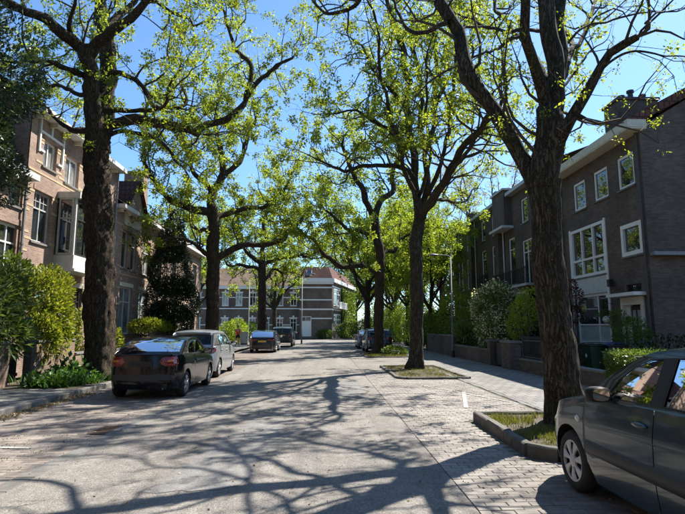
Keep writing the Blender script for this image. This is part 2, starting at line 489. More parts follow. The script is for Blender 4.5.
LIMBS = {
 'A1': [
  (0, [(-6.52, 15.6, -0.24, 0.47), (-6.56, 15.6, 0.33, 0.452), (-6.61, 15.6, 1.1, 0.435), (-6.72, 15.6, 2.43, 0.418), (-6.79, 15.6, 3.93, 0.4), (-6.95, 15.6, 5.48, 0.383), (-7.06, 15.6, 6.74, 0.366), (-7.08, 15.6, 7.64, 0.348)]),
  (0, [(-7, 15.5, 7.03, 0.301), (-7.11, 15.32, 7.98, 0.272), (-7.1, 15.15, 8.61, 0.243), (-7.22, 14.98, 9.36, 0.214), (-7.37, 14.8, 10.01, 0.187)]),
  (4, [(-7.36, 14.8, 9.91, 0.187), (-7.54, 14.53, 10.1, 0.172), (-7.64, 14.27, 10.07, 0.157), (-8.01, 14, 10.36, 0.143), (-8.46, 13.73, 10.42, 0.129), (-8.78, 13.47, 10.51, 0.115), (-9.14, 13.2, 10.65, 0.103)]),
  (4, [(-7.31, 15, 9.63, 0.189), (-6.97, 14.83, 10.03, 0.173), (-6.62, 14.67, 10.3, 0.157), (-6.24, 14.5, 10.53, 0.141), (-5.7, 14.33, 10.88, 0.125), (-5.34, 14.17, 11.29, 0.11), (-5.16, 14, 11.68, 0.095)]),
  (4, [(-7.08, 15.8, 7.13, 0.337), (-7.03, 15.9, 8.26, 0.311), (-7.12, 16, 9.05, 0.284), (-7.21, 16.1, 9.85, 0.257), (-7.26, 16.2, 10.92, 0.229), (-7.56, 16.3, 11.95, 0.201), (-7.65, 16.4, 12.63, 0.173), (-7.65, 16.5, 13.63, 0.144)]),
  (1, [(-7.32, 15.2, 9.25, 0.103), (-7.49, 14.8, 9.2, 0.086), (-7.64, 14.4, 9.08, 0.07), (-8, 14, 9.05, 0.054), (-8.33, 13.6, 8.82, 0.04)]),
  (2, [(-7.63, 14.7, 10.2, 0.086), (-7.52, 14.33, 10.3, 0.07), (-7.34, 13.97, 10.6, 0.054), (-7.16, 13.6, 11.04, 0.04)]),
  (1, [(-7.36, 15.8, 7.75, 0.107), (-7.81, 15.95, 7.77, 0.093), (-8.2, 16.1, 7.89, 0.078), (-8.61, 16.25, 8.18, 0.063), (-9.04, 16.4, 8.62, 0.048)]),
  (0, [(-6.94, 15.8, 7.92, 0.184), (-6.47, 15.86, 8.05, 0.172), (-6.03, 15.92, 8.15, 0.161), (-5.22, 15.98, 8.12, 0.149), (-4.63, 16.04, 8.05, 0.137), (-4.13, 16.1, 7.85, 0.125)]),
  (1, [(-4.19, 16.1, 7.88, 0.125), (-3.88, 16.34, 8.25, 0.116), (-3.41, 16.59, 8.47, 0.106), (-3, 16.83, 9.04, 0.096), (-2.57, 17.07, 9.81, 0.085), (-2.3, 17.31, 10.35, 0.074), (-1.84, 17.56, 10.82, 0.063), (-1.5, 17.8, 11.27, 0.052)]),
  (1.5, [(-2.76, 17, 9.48, 0.083), (-2.67, 17.32, 10.79, 0.076), (-3.02, 17.64, 11.42, 0.069), (-3.49, 17.96, 12.27, 0.061), (-3.81, 18.28, 13.39, 0.053), (-4.05, 18.6, 14.22, 0.045)]),
  (1, [(-6.94, 15.7, 9.68, 0.091), (-6.49, 15.52, 9.53, 0.083), (-6.16, 15.33, 9.34, 0.074), (-5.61, 15.15, 8.9, 0.066), (-5.25, 14.97, 8.37, 0.058), (-4.86, 14.78, 8.23, 0.05), (-4.73, 14.6, 8.49, 0.043)]),
  (1, [(-6.93, 15.7, 8.41, 0.091), (-6.26, 15.98, 8.51, 0.082), (-5.69, 16.26, 8.64, 0.073), (-5.03, 16.54, 8.77, 0.063), (-4.83, 16.82, 9.22, 0.052), (-5.06, 17.1, 9.78, 0.042)]),
  (1, [(-6.96, 15.9, 7.6, 0.077), (-6.27, 15.62, 7.73, 0.068), (-5.39, 15.35, 7.41, 0.06), (-4.8, 15.08, 6.97, 0.051), (-4.43, 14.8, 6.5, 0.043)]),
  (3, [(-7.41, 16.4, 11.54, 0.127), (-7.19, 17.27, 12.93, 0.112), (-6.66, 18.13, 14.17, 0.094), (-6.02, 19, 15.4, 0.074)]),
  (1, [(-5.77, 15.3, 12.06, 0.074), (-5.57, 15.68, 12.08, 0.067), (-5.23, 16.06, 12.02, 0.059), (-4.75, 16.44, 12.17, 0.051), (-4.64, 16.82, 12.16, 0.042), (-4.32, 17.2, 12.48, 0.033)]),
  (1, [(-7.28, 15.2, 8.67, 0.074), (-7.99, 15.75, 9.02, 0.069), (-8.67, 16.3, 9.55, 0.063), (-9.29, 16.85, 9.74, 0.057), (-10.03, 17.4, 10.22, 0.051)]),
 ],
 'A2': [
  (0, [(-6.31, 29.3, 0.17, 0.398), (-6.33, 29.3, 0.66, 0.384), (-6.31, 29.3, 1.77, 0.37), (-6.32, 29.3, 3.73, 0.356), (-6.4, 29.3, 5.95, 0.341), (-6.39, 29.3, 7.46, 0.327), (-6.54, 29.3, 8.46, 0.313)]),
  (1.5, [(-6.53, 29.3, 8.11, 0.256), (-6.97, 28.97, 8.2, 0.23), (-7.45, 28.63, 8.18, 0.204), (-8.15, 28.3, 8.5, 0.179), (-8.66, 27.97, 8.64, 0.154), (-9.29, 27.63, 9.27, 0.13), (-9.71, 27.3, 10.07, 0.106)]),
  (1.5, [(-6.16, 29.3, 5.55, 0.228), (-5.88, 29.6, 5.77, 0.214), (-5.49, 29.9, 6.11, 0.2), (-4.91, 30.2, 6.51, 0.185), (-4.36, 30.5, 6.57, 0.17), (-3.75, 30.8, 6.5, 0.155), (-2.82, 31.1, 6.92, 0.14), (-2.18, 31.4, 7.6, 0.124), (-1.58, 31.7, 8.17, 0.108)]),
  (1.5, [(-6.35, 29.3, 7.93, 0.199), (-6.09, 29.7, 8.14, 0.179), (-5.06, 30.1, 8.54, 0.158), (-3.94, 30.5, 8.7, 0.136), (-3.09, 30.9, 9.37, 0.114), (-2.52, 31.3, 10.24, 0.091)]),
  (3, [(-6.53, 29.3, 8.23, 0.284), (-6.48, 29.42, 9.27, 0.25), (-6.19, 29.55, 10.33, 0.215), (-6.13, 29.68, 11.46, 0.18), (-6.5, 29.8, 12.74, 0.145)]),
  (2, [(-6.2, 29.6, 10.34, 0.172), (-5.6, 30.02, 11.09, 0.153), (-5.16, 30.45, 12.05, 0.133), (-4.89, 30.88, 13.3, 0.112), (-4.48, 31.3, 14.65, 0.091)]),
  (2, [(-6.49, 29.5, 9.28, 0.172), (-6.94, 28.85, 9.87, 0.147), (-7.36, 28.2, 10.26, 0.123), (-7.45, 27.55, 11.02, 0.1), (-7.84, 26.9, 11.63, 0.078)]),
  (1, [(-6.56, 29.3, 5.66, 0.142), (-6.98, 28.63, 6.02, 0.116), (-7.37, 27.97, 6.24, 0.091), (-7.83, 27.3, 6.24, 0.066)]),
  (1, [(-6.42, 29.3, 6.59, 0.142), (-7.12, 30.3, 7.24, 0.123), (-7.91, 31.3, 7.54, 0.101), (-8.81, 32.3, 8.25, 0.078)]),
 ],
 'A3': [
  (0, [(-5.61, 47, 0, 0.456), (-5.63, 47, 0.71, 0.422), (-5.68, 47, 3.21, 0.388), (-5.74, 47, 5.93, 0.354), (-5.77, 47, 7.49, 0.319)]),
  (1.5, [(-5.77, 47, 7.31, 0.228), (-6.26, 46.5, 7.7, 0.198), (-6.92, 46, 8.27, 0.167), (-7.3, 45.5, 8.82, 0.138), (-7.7, 45, 10.17, 0.109)]),
  (1.5, [(-5.85, 47, 6.67, 0.183), (-6.26, 46.62, 7.08, 0.158), (-7.37, 46.25, 7.12, 0.135), (-8.11, 45.88, 6.89, 0.111), (-8.49, 45.5, 7.21, 0.088)]),
  (1.5, [(-5.68, 47, 7.31, 0.205), (-5.27, 47.4, 7.64, 0.184), (-3.84, 47.8, 8.17, 0.162), (-2.37, 48.2, 8.52, 0.14), (-1.53, 48.6, 8.19, 0.118), (-0.88, 49, 8.83, 0.095)]),
  (2, [(-5.77, 47, 7.22, 0.228), (-5.63, 47.12, 8.72, 0.2), (-5.39, 47.25, 9.86, 0.172), (-5.72, 47.38, 11.4, 0.144), (-5.2, 47.5, 13.06, 0.115)]),
  (1.5, [(-5.56, 47, 5.93, 0.183), (-5.09, 47.67, 6.37, 0.154), (-4.71, 48.33, 7, 0.125), (-3.91, 49, 6.89, 0.095)]),
 ],
 'B1': [
  (0, [(3.85, 8.33, -0.09, 0.283), (3.83, 8.33, 0.12, 0.276), (3.82, 8.33, 0.46, 0.269), (3.78, 8.33, 1.41, 0.262), (3.72, 8.33, 2.14, 0.255), (3.7, 8.33, 2.88, 0.248), (3.7, 8.33, 3.49, 0.241), (3.71, 8.33, 4.06, 0.235)]),
  (0, [(3.7, 8.33, 3.91, 0.267), (3.76, 8.36, 4.35, 0.252), (3.85, 8.4, 4.81, 0.236), (3.95, 8.43, 5.37, 0.221)]),
  (0, [(3.61, 8.33, 3.73, 0.137), (3.54, 8.44, 4.22, 0.135), (3.38, 8.56, 4.61, 0.133), (3.14, 8.67, 5.2, 0.13), (2.92, 8.78, 5.66, 0.128), (2.7, 8.89, 6.22, 0.125), (2.58, 9.01, 6.75, 0.122), (2.42, 9.12, 7.41, 0.12), (2.22, 9.23, 7.96, 0.116)]),
  (4, [(2.24, 9.23, 7.9, 0.108), (2.21, 9.8, 8.85, 0.101), (2.04, 10.36, 10.06, 0.094), (1.69, 10.93, 11.43, 0.085)]),
  (4, [(3.98, 8.43, 5.34, 0.164), (4.04, 8.46, 5.85, 0.157), (4.07, 8.5, 6.28, 0.151), (3.99, 8.53, 6.92, 0.145), (4, 8.56, 7.55, 0.139), (3.98, 8.6, 8.37, 0.132), (3.84, 8.63, 9.33, 0.126)]),
  (3.5, [(4.02, 8.43, 5.46, 0.123), (4.25, 8.65, 6.37, 0.119), (4.38, 8.87, 7.13, 0.115), (4.52, 9.09, 7.92, 0.111), (4.83, 9.31, 8.95, 0.107), (5.25, 9.53, 10.05, 0.102)]),
  (3, [(3.84, 8.43, 5.28, 0.115), (3.7, 8.25, 5.74, 0.104), (3.52, 8.07, 6.04, 0.094), (3.32, 7.89, 6.33, 0.084), (3.22, 7.71, 6.95, 0.075), (3.01, 7.53, 7.52, 0.066)]),
  (0, [(3.93, 8.33, 4.61, 0.105), (4.01, 8.18, 4.87, 0.097), (4.19, 8.03, 5.25, 0.088), (4.39, 7.88, 5.62, 0.08), (4.65, 7.73, 6.02, 0.073), (4.8, 7.58, 6.09, 0.065), (4.93, 7.43, 6.13, 0.058)]),
  (0.6, [(4.91, 7.43, 6.11, 0.022), (4.9, 7.3, 6.18, 0.018), (5.11, 7.18, 6.36, 0.015), (5.24, 7.06, 6.54, 0.011), (5.37, 6.93, 6.69, 0.008)]),
  (0, [(4.14, 8.13, 5.1, 0.047), (4.18, 7.98, 5, 0.043), (4.2, 7.83, 4.92, 0.038)]),
  (1.5, [(3.92, 8.53, 6.93, 0.041), (4.14, 9.6, 7.58, 0.04), (3.94, 10.68, 8.31, 0.036), (3.57, 11.76, 9.18, 0.031), (3.36, 12.83, 10.15, 0.025)]),
  (1.5, [(3.39, 8.13, 6.57, 0.032), (3.64, 9.31, 7.19, 0.032), (3.85, 10.48, 7.73, 0.031), (3.88, 11.66, 8.2, 0.028), (3.86, 12.83, 8.83, 0.025)]),
  (1, [(2.36, 9.03, 7.37, 0.053), (2.3, 9.59, 7.64, 0.049), (2.17, 10.15, 7.87, 0.045), (1.84, 10.71, 8.33, 0.041), (1.66, 11.27, 9.19, 0.035), (1.47, 11.83, 9.88, 0.029)]),
  (1, [(4.39, 7.63, 5.67, 0.022), (4.42, 7.26, 5.67, 0.018), (4.58, 6.88, 5.59, 0.015), (4.67, 6.5, 5.26, 0.011), (4.67, 6.13, 5.08, 0.008)]),
  (0.8, [(4.1, 8.53, 5.7, 0.025), (4.76, 9.13, 6.4, 0.022), (5.31, 9.73, 7.15, 0.018), (5.99, 10.33, 7.73, 0.014)]),
  (1, [(4.17, 8.63, 6.42, 0.025), (4.87, 9.03, 7.26, 0.023), (5.71, 9.43, 7.79, 0.021), (6.61, 9.83, 8.2, 0.018), (7.55, 10.23, 8.44, 0.015)]),
  (2, [(2.07, 10.53, 10.2, 0.061), (1.6, 10.9, 10.35, 0.058), (1.04, 11.26, 10.1, 0.055), (0.78, 11.63, 9.54, 0.051), (0.45, 12, 9.56, 0.047), (-0.01, 12.36, 9.71, 0.042), (-0.36, 12.73, 10.29, 0.037)]),
  (3, [(4.18, 8.73, 5.79, 0.059), (5.06, 10.05, 6.99, 0.06), (5.91, 11.37, 8.34, 0.06), (6.36, 12.69, 9.78, 0.057), (6.53, 14.01, 11.17, 0.052), (6.84, 15.33, 12.52, 0.045)]),
  (3, [(4, 8.63, 6.03, 0.05), (4.37, 10.18, 7.5, 0.052), (4.6, 11.73, 8.92, 0.051), (4.84, 13.28, 10.42, 0.048), (5.18, 14.83, 12.2, 0.043)]),
  (2.5, [(4.21, 8.63, 6.42, 0.05), (5.39, 10.03, 7.66, 0.049), (6.43, 11.43, 9.17, 0.044), (7.55, 12.83, 10.85, 0.037)]),
 ],
 'B2': [
  (0, [(3.52, 20.6, -0.19, 0.3), (3.56, 20.6, -0.04, 0.29), (3.65, 20.6, 0.74, 0.28), (3.67, 20.6, 1.72, 0.27), (3.7, 20.6, 3.12, 0.26), (3.69, 20.6, 4.74, 0.25), (3.79, 20.6, 5.65, 0.24), (3.89, 20.6, 6.32, 0.23)]),
  (2, [(3.84, 20.6, 5.9, 0.18), (3.69, 20.55, 7.32, 0.172), (3.71, 20.5, 8.46, 0.164), (3.67, 20.45, 9.05, 0.156), (3.55, 20.4, 10.07, 0.149), (3.27, 20.35, 11.23, 0.141), (3.44, 20.3, 11.69, 0.133), (3.16, 20.25, 13.09, 0.125), (2.95, 20.2, 14.1, 0.118)]),
  (1.5, [(3.93, 20.6, 6.07, 0.2), (4.08, 19.68, 6.44, 0.175), (4.44, 18.77, 7.03, 0.152), (4.61, 17.85, 7.59, 0.13), (4.88, 16.93, 7.9, 0.11), (5.16, 16.02, 8.11, 0.091), (5.16, 15.1, 8.07, 0.073)]),
  (2, [(4.52, 19.1, 7.09, 0.093), (4.53, 17.85, 7.18, 0.078), (4.77, 16.6, 7.46, 0.064), (4.91, 15.35, 7.74, 0.052), (4.77, 14.1, 7.94, 0.041)]),
  (2, [(3.93, 20.6, 6.32, 0.14), (4.14, 20.75, 7.04, 0.133), (4.32, 20.9, 8.03, 0.127), (4.2, 21.05, 9.14, 0.12), (4.52, 21.2, 10.18, 0.113), (4.83, 21.35, 10.89, 0.106), (4.89, 21.5, 12.17, 0.099), (4.96, 21.65, 13.68, 0.092), (4.94, 21.8, 15.18, 0.085)]),
  (1.5, [(3.69, 20.5, 7.65, 0.119), (3.46, 20.12, 7.79, 0.105), (2.92, 19.74, 7.99, 0.092), (2.01, 19.36, 7.9, 0.079), (0.93, 18.98, 7.49, 0.066), (0.39, 18.6, 7.52, 0.054)]),
  (1.5, [(4.28, 21.2, 9.19, 0.103), (4.07, 21.16, 10.07, 0.095), (4.08, 21.12, 11.05, 0.086), (4.11, 21.08, 12.78, 0.078), (3.77, 21.04, 13.97, 0.069), (3.7, 21, 14.84, 0.061)]),
  (1.2, [(4.16, 21.4, 10.08, 0.104), (4.43, 21.6, 10.81, 0.096), (5.13, 21.8, 11.8, 0.089), (5.61, 22, 12.86, 0.081), (6.24, 22.2, 13.46, 0.073), (6.73, 22.4, 14.02, 0.065)]),
  (1.5, [(3.66, 20.4, 8.9, 0.099), (3.02, 20, 9.17, 0.085), (2.37, 19.6, 9.51, 0.071), (1.73, 19.2, 9.67, 0.058), (1, 18.8, 9.81, 0.046)]),
  (1.5, [(4.36, 20.8, 6.88, 0.081), (5.25, 21.73, 7.13, 0.07), (6.02, 22.67, 7.14, 0.059), (6.86, 23.6, 7.81, 0.046)]),
  (1.5, [(3.42, 20.3, 10.59, 0.099), (2.84, 19.73, 10.93, 0.084), (2.29, 19.15, 11.15, 0.07), (1.77, 18.58, 11.59, 0.056), (1.46, 18, 11.91, 0.044)]),
  (2, [(3.85, 20.6, 6.62, 0.1), (3.06, 19.35, 7.91, 0.082), (2.38, 18.1, 9.41, 0.066), (1.88, 16.85, 10.7, 0.051), (1.63, 15.6, 11.59, 0.038)]),
  (2, [(4.24, 20.6, 7.04, 0.1), (4.67, 19.1, 8.45, 0.077), (4.58, 17.6, 9.8, 0.057), (4.38, 16.1, 11.06, 0.039)]),
  (1.5, [(3.82, 20.6, 6.83, 0.08), (4.07, 19.27, 8.1, 0.062), (3.65, 17.93, 9.55, 0.046), (3.52, 16.6, 10.78, 0.032)]),
 ],
 'B3': [
  (0, [(3.15, 31.5, -0.19, 0.336), (3.22, 31.5, 0.11, 0.325), (3.28, 31.5, 0.58, 0.315), (3.29, 31.5, 1.78, 0.304), (3.31, 31.5, 3.3, 0.293), (3.4, 31.5, 6.02, 0.282), (3.16, 31.5, 7.4, 0.271), (3.05, 31.5, 8.61, 0.26)]),
  (1.5, [(3.04, 31.5, 8.29, 0.214), (2.53, 31.25, 9.38, 0.186), (2.2, 31, 10.2, 0.158), (1.51, 30.75, 11.27, 0.131), (1.19, 30.5, 12.46, 0.104)]),
  (1.5, [(3.11, 31.5, 8.35, 0.214), (3.46, 31.8, 9.39, 0.195), (4.22, 32.1, 10.53, 0.175), (4.33, 32.4, 11.55, 0.154), (4.79, 32.7, 12.94, 0.133), (4.72, 33, 14.44, 0.112)]),
  (1.2, [(3.32, 31.5, 4.84, 0.199), (2.93, 31.25, 5.12, 0.184), (2, 31, 5.33, 0.169), (1.02, 30.75, 5.3, 0.155), (0.53, 30.5, 5.5, 0.141), (0.05, 30.25, 5.71, 0.127), (-0.42, 30, 6.27, 0.113), (-0.71, 29.75, 6.82, 0.099), (-1.23, 29.5, 7.13, 0.086)]),
  (1.2, [(3.27, 31.5, 5.64, 0.153), (4.02, 32.5, 6.55, 0.131), (4.82, 33.5, 7.11, 0.108), (5.65, 34.5, 7.83, 0.084)]),
  (1.2, [(3.16, 31.5, 7.02, 0.153), (2.36, 30.88, 7.41, 0.131), (1.6, 30.25, 7.41, 0.11), (0.86, 29.62, 7.76, 0.09), (0.27, 29, 8.21, 0.07)]),
 ],
}
# ------------------------------------------------------------------ ground, road, pavements
def sheet(name, poly, z, mat, **kw):
    m = MB(); m.quad(*[(x, y, z) for x, y in poly])
    return m.build(name, mat, kind='structure', **kw)

sheet('ground', [(-400, -300), (400, -300), (400, 700), (-400, 700)], -0.09, soil)
# a gently worn carriageway: many small cells with a slight crown and unevenness
def road_sheet(name, x0, x1, y0, y1, nx, ny, z, mat, crown=0.0, rough=0.0):
    m = MB(); P = []
    for j in range(ny + 1):
        row = []
        for i in range(nx + 1):
            x = x0 + (x1 - x0) * i / nx; y = y0 + (y1 - y0) * j / ny
            t = (x - x0) / (x1 - x0) * 2 - 1
            row.append((x, y, z + crown * (1 - t * t) + rough * math.sin(x * 2.3 + y * 0.7) * math.sin(y * 1.1 + 0.5 * x) * (1 - t ** 4)))
        P.append(row)
    m.grid(P)
    return m.build(name, mat, smooth=True, kind='structure')
road = road_sheet('road', -3.12, 1.36, -25, 66, 16, 180, 0.0, asphalt, 0.02, 0.0012)
sheet('cross_street', [(-70, 66.0), (90, 66.0), (90, 74.0), (-70, 74.0)], -0.006, asphalt)
sheet('far_pavement', [(-70, 74.1), (90, 74.1), (90, 76.5), (-70, 76.5)], 0.1, slab)

# asphalt repairs: irregular smooth patches
def patch(pts, seed):
    rnd = random.Random(seed); poly = []
    for i in range(len(pts)):
        a, b = pts[i], pts[(i + 1) % len(pts)]
        for k in range(8):
            t = k / 8
            poly.append((a[0] + (b[0] - a[0]) * t + rnd.uniform(-.035, .035), a[1] + (b[1] - a[1]) * t + rnd.uniform(-.05, .05)))
    m = MB()
    cz = lambda x: 0.02 * (1 - (((x + 3.12) / 4.48) * 2 - 1) ** 2) + 0.0035
    m.quad(*[(x, y, cz(x)) for x, y in poly])
    return m.build('asphalt_patch', asphalt_new, kind='structure')
patch([(-1.75, 5.3), (-0.85, 5.45), (-0.62, 8.9), (-1.28, 9.2)], 1)
patch([(0.15, 12.2), (0.95, 12.3), (1.0, 15.8), (0.2, 15.6)], 3)

gut = MB()
gut_root = sheet('gutter_band', [(-3.34, -10), (-3.12, -10), (-3.12, 66), (-3.34, 66)], -0.012, sand)
gb = MB().box(-0.105, 0.105, -0.245, 0.245, -0.06, 0.0)
gmesh = None
for i in range(48):
    y = 1.2 + i * 0.5
    if gmesh is None:
        o = gb.build('band_stone', concrete, gut_root, bevel=0.006); gmesh = o
    else:
        o = gmesh.copy(); col.objects.link(o)
    o.location = (-3.23, y, 0.003 + random.uniform(-.003, .002)); o.rotation_euler = (0, 0, random.uniform(-.006, .006))
sheet('gutter_band_far', [(-3.335, 25.0), (-3.125, 25.0), (-3.125, 66), (-3.335, 66)], 0.004, concrete)

# parking bays: nearest bricks one by one, the rest as a run, then the material alone
def in_view(x, y):
    s = 515 * (x * 0.99942 - y * 0.034) / max(0.1, (x * 0.034 + y * 0.9994))
    return y > 3.9 and abs(s) < 372 and (824.0 / y) < 205
def paver_mesh(mat, w=0.206, d=0.102, h=0.06, seed=0):
    rnd = random.Random(seed); m = MB(); c = 0.005
    j = lambda: rnd.uniform(-.0025, .0025)
    lo = [(-w / 2 + j(), -d / 2 + j()), (w / 2 + j(), -d / 2 + j()), (w / 2 + j(), d / 2 + j()), (-w / 2 + j(), d / 2 + j())]
    b = [(x, y, -h) for x, y in lo]; t = [(x, y, -c) for x, y in lo]
    u = [(x * (1 - 2 * c / w), y * (1 - 2 * c / d), j() * 0.4) for x, y in lo]
    m.v = b + t + u
    for a in (0, 4):
        for k in range(4):
            k2 = (k + 1) % 4; m.f.append((a + k, a + k2, a + 4 + k2, a + 4 + k))
    m.f.append((8, 9, 10, 11))
    return m
def lay_bay(name, x0, x1, y_end, mat_obj, mat_run, holes, seed, sheets):
    root = sheet(name, sheets, -0.011, sand)
    rnd = random.Random(seed)
    cells = []
    rows = int((y_end - 1.2) / 0.107)
    for r in range(rows):
        y = 1.2 + r * 0.107
        off = 0.105 if r % 2 else 0.0
        n = int((x1 - x0) / 0.211) + 1
        for c in range(n):
            x = x0 + 0.105 + c * 0.211 + off
            if x > x1 - 0.1 or any(a < x < b and p < y < q for a, b, p, q in holes): continue
            cells.append((x, y, 1.0))
        for x in ([x0 + .0525, x1 - .0525] if r % 2 else []):
            if not any(a < x < b and p < y < q for a, b, p, q in holes): cells.append((x, y, .49))
    cells.sort(key=lambda p: (not in_view(p[0], p[1]), p[0] ** 2 + p[1] ** 2))     # the bricks that show largest come first
    protos = []
    for i, (x, y, sc) in enumerate(cells[:300]):
        if i < 5:
            o = paver_mesh(mat_obj, seed=i).build('paver', mat_obj, root); protos.append(o)
        else:
            o = protos[i % 5].copy(); col.objects.link(o)
        o.location = (x, y, rnd.uniform(-.004, .002)); o.rotation_euler = (rnd.uniform(-.02, .02), rnd.uniform(-.012, .012), rnd.uniform(-.02, .02)); o.scale = (sc, 1, 1)
    run = MB()
    base = [paver_mesh(mat_run, seed=k) for k in range(5)]
    for i, (x, y, sc) in enumerate(cells[300:]):
        q = base[i % 5]; b = len(run.v); a = rnd.uniform(-.02, .02); dz = rnd.uniform(-.006, .003); tl = rnd.uniform(-.015, .015)
        run.v += [(x + px * sc - a * py, y + py + a * px * sc, pz + dz + tl * px) for px, py, pz in q.v]
        run.f += [tuple(b + k for k in f) for f in q.f]
    run.build('pavers', mat_run, root, kind='stuff')
    return root
bay_right = lay_bay('parking_bay_paving', 1.37, 4.113, 19.0, paver_grey, paver_grey_i,
        [(2.5, 4.9, 6.42, 9.3), (2.28, 5.2, 16.5, 30)], 4, [(1.37, -10), (4.2, -10), (4.2, 66), (1.37, 66)])
sheet('parking_bay_far', [(1.38, 19.05), (4.2, 19.05), (4.2, 66), (1.38, 66)], -0.002, pave_far)
bay_left = lay_bay('parking_strip_paving', -5.877, -3.345, 15.5, paver_red, paver_red_i, [(-3.62, -3.34, 8.25, 8.95)], 5, [(-5.9, -10), (-3.345, -10), (-3.345, 66), (-5.9, 66)])
sheet('parking_strip_far', [(-5.88, 15.55), (-3.345, 15.55), (-3.345, 66), (-5.88, 66)], -0.002, pave_red_far)

# pavements
sheet('pavement_left', [(-8.1, -10), (-6.06, -10), (-6.06, 66), (-8.1, 66)], 0.115, slab)
sheet('pavement_right', [(4.36, -10), (7.3, -10), (7.3, 66), (4.36, 66)], 0.006, slab)

def kerb_run(name, pts, w, z0, z1, length=0.98, mat=concrete, **kw):
    """kerb stones laid end to end along a polyline; each stone is a part"""
    root = empty(name, (pts[0][0], pts[0][1], 0), kind='structure')
    rnd = random.Random(len(pts) * 7 + int(pts[0][1]))
    for (ax, ay), (bx, by) in zip(pts, pts[1:]):
        d = Vector((bx - ax, by - ay, 0)); n = max(1, round(d.length / length)); a = math.atan2(d.y, d.x)
        for i in range(n):
            t = (i + 0.5) / n; ln = d.length / n - 0.008
            m = MB()
            P = []
            prof = [(-w / 2, z0), (-w / 2, z1 - .02), (-w / 2 + .02, z1), (w / 2 - .02, z1), (w / 2, z1 - .02), (w / 2, z0)]
            for s in (-ln / 2, -ln / 6, ln / 6, ln / 2):
                P.append([(s, y + rnd.uniform(-.004, .004), z + (rnd.uniform(-.006, .004) if z > z0 else 0)) for y, z in prof])
            m.grid(P, True)
            for s, fl in ((P[0], False), (P[-1], True)): m.quad(*(s if not fl else s[::-1]))
            o = m.build('kerb_stone', mat, root)
            o.location = (ax + d.x * t - root.location.x, ay + d.y * t - root.location.y, rnd.uniform(-.006, .006))
            o.rotation_euler = (0, 0, a + rnd.uniform(-.008, .008))
    return root
kerb_run('kerb_left', [(-5.98, 5.0), (-5.98, 34.0)], 0.16, -0.05, 0.12)
sheet('kerb_left_far', [(-6.06, 34), (-5.9, 34), (-5.9, 66), (-6.06, 66)], 0.118, concrete)
kerb_run('flush_kerb_right', [(4.28, 9.6), (4.28, 29.0)], 0.15, -0.05, 0.012)

# tree pits with raised kerbs
def tree_pit(pts, mat=concrete, h=0.15):
    kerb_run('tree_pit_kerb', pts + [pts[0]], 0.13, -0.05, h, 0.85, mat)
    return sheet('tree_pit_soil', pts, h - 0.05, soil)
kerb_dark = mat_noise('kerb_old', (0.075, 0.068, 0.058), (0.15, 0.138, 0.12), 9, 0.9, 0.4, 70, 0.008, c3=(0.05, 0.052, 0.034))
tree_pit([(2.86, 6.42), (2.6, 6.72), (2.66, 9.2), (4.75, 9.2), (4.75, 6.42)], kerb_dark, 0.16)
tree_pit([(2.62, 16.62), (2.36, 16.95), (2.36, 21.9), (4.6, 21.9), (4.6, 16.62)], kerb_dark, 0.06)
tree_pit([(2.5, 28.6), (2.3, 28.9), (2.3, 32.6), (4.75, 32.6), (4.75, 28.6)], kerb_dark, 0.06)

# painted marks
def stripe(a, b, w, z=0.0075):
    d = Vector((b[0] - a[0], b[1] - a[1], 0)).normalized(); n = Vector((-d.y, d.x, 0)) * w / 2
    m = MB(); k = 14; P = []
    rnd = random.Random(int(a[0] * 91))
    for i in range(k + 1):
        t = i / k; x = a[0] + (b[0] - a[0]) * t; y = a[1] + (b[1] - a[1]) * t; e = rnd.uniform(.85, 1.05)
        P.append([(x - n.x * e, y - n.y * e, z), (x + n.x * e, y + n.y * e, z)])
    m.grid(P)
    return m.build('painted_line', paint_white, kind='structure')
stripe((-5.2, 7.45), (-3.95, 7.35), 0.10)
stripe((2.86, 10.63), (3.5, 13.2), 0.09)
stripe((2.7, 14.9), (4.15, 11.2), 0.045)

# drain grating in the gutter
dr = empty('drain_cover', (-3.48, 8.6, 0), 'rusty iron drain grating set in the red brick strip by the gutter', 'drain cover')
rust = mat_noise('rusty_iron', (0.06, 0.035, 0.022), (0.14, 0.085, 0.055), 25, 0.8, 0.4, 90, 0.004)
m = MB(); m.box(-.14, .14, -.33, -.29, -.06, .004).box(-.14, .14, .29, .33, -.06, .004).box(-.14, -.11, -.29, .29, -.06, .004).box(.11, .14, -.29, .29, -.06, .004)
m.build('frame', rust, dr)
for k in range(8):
    MB().box(-.108, .108, -.265 + k * .072, -.235 + k * .072, -.05, .0).build('bar', rust, dr)
MB().box(-.11, .11, -.29, .29, -.075, -.06).build('shaft', iron, dr)

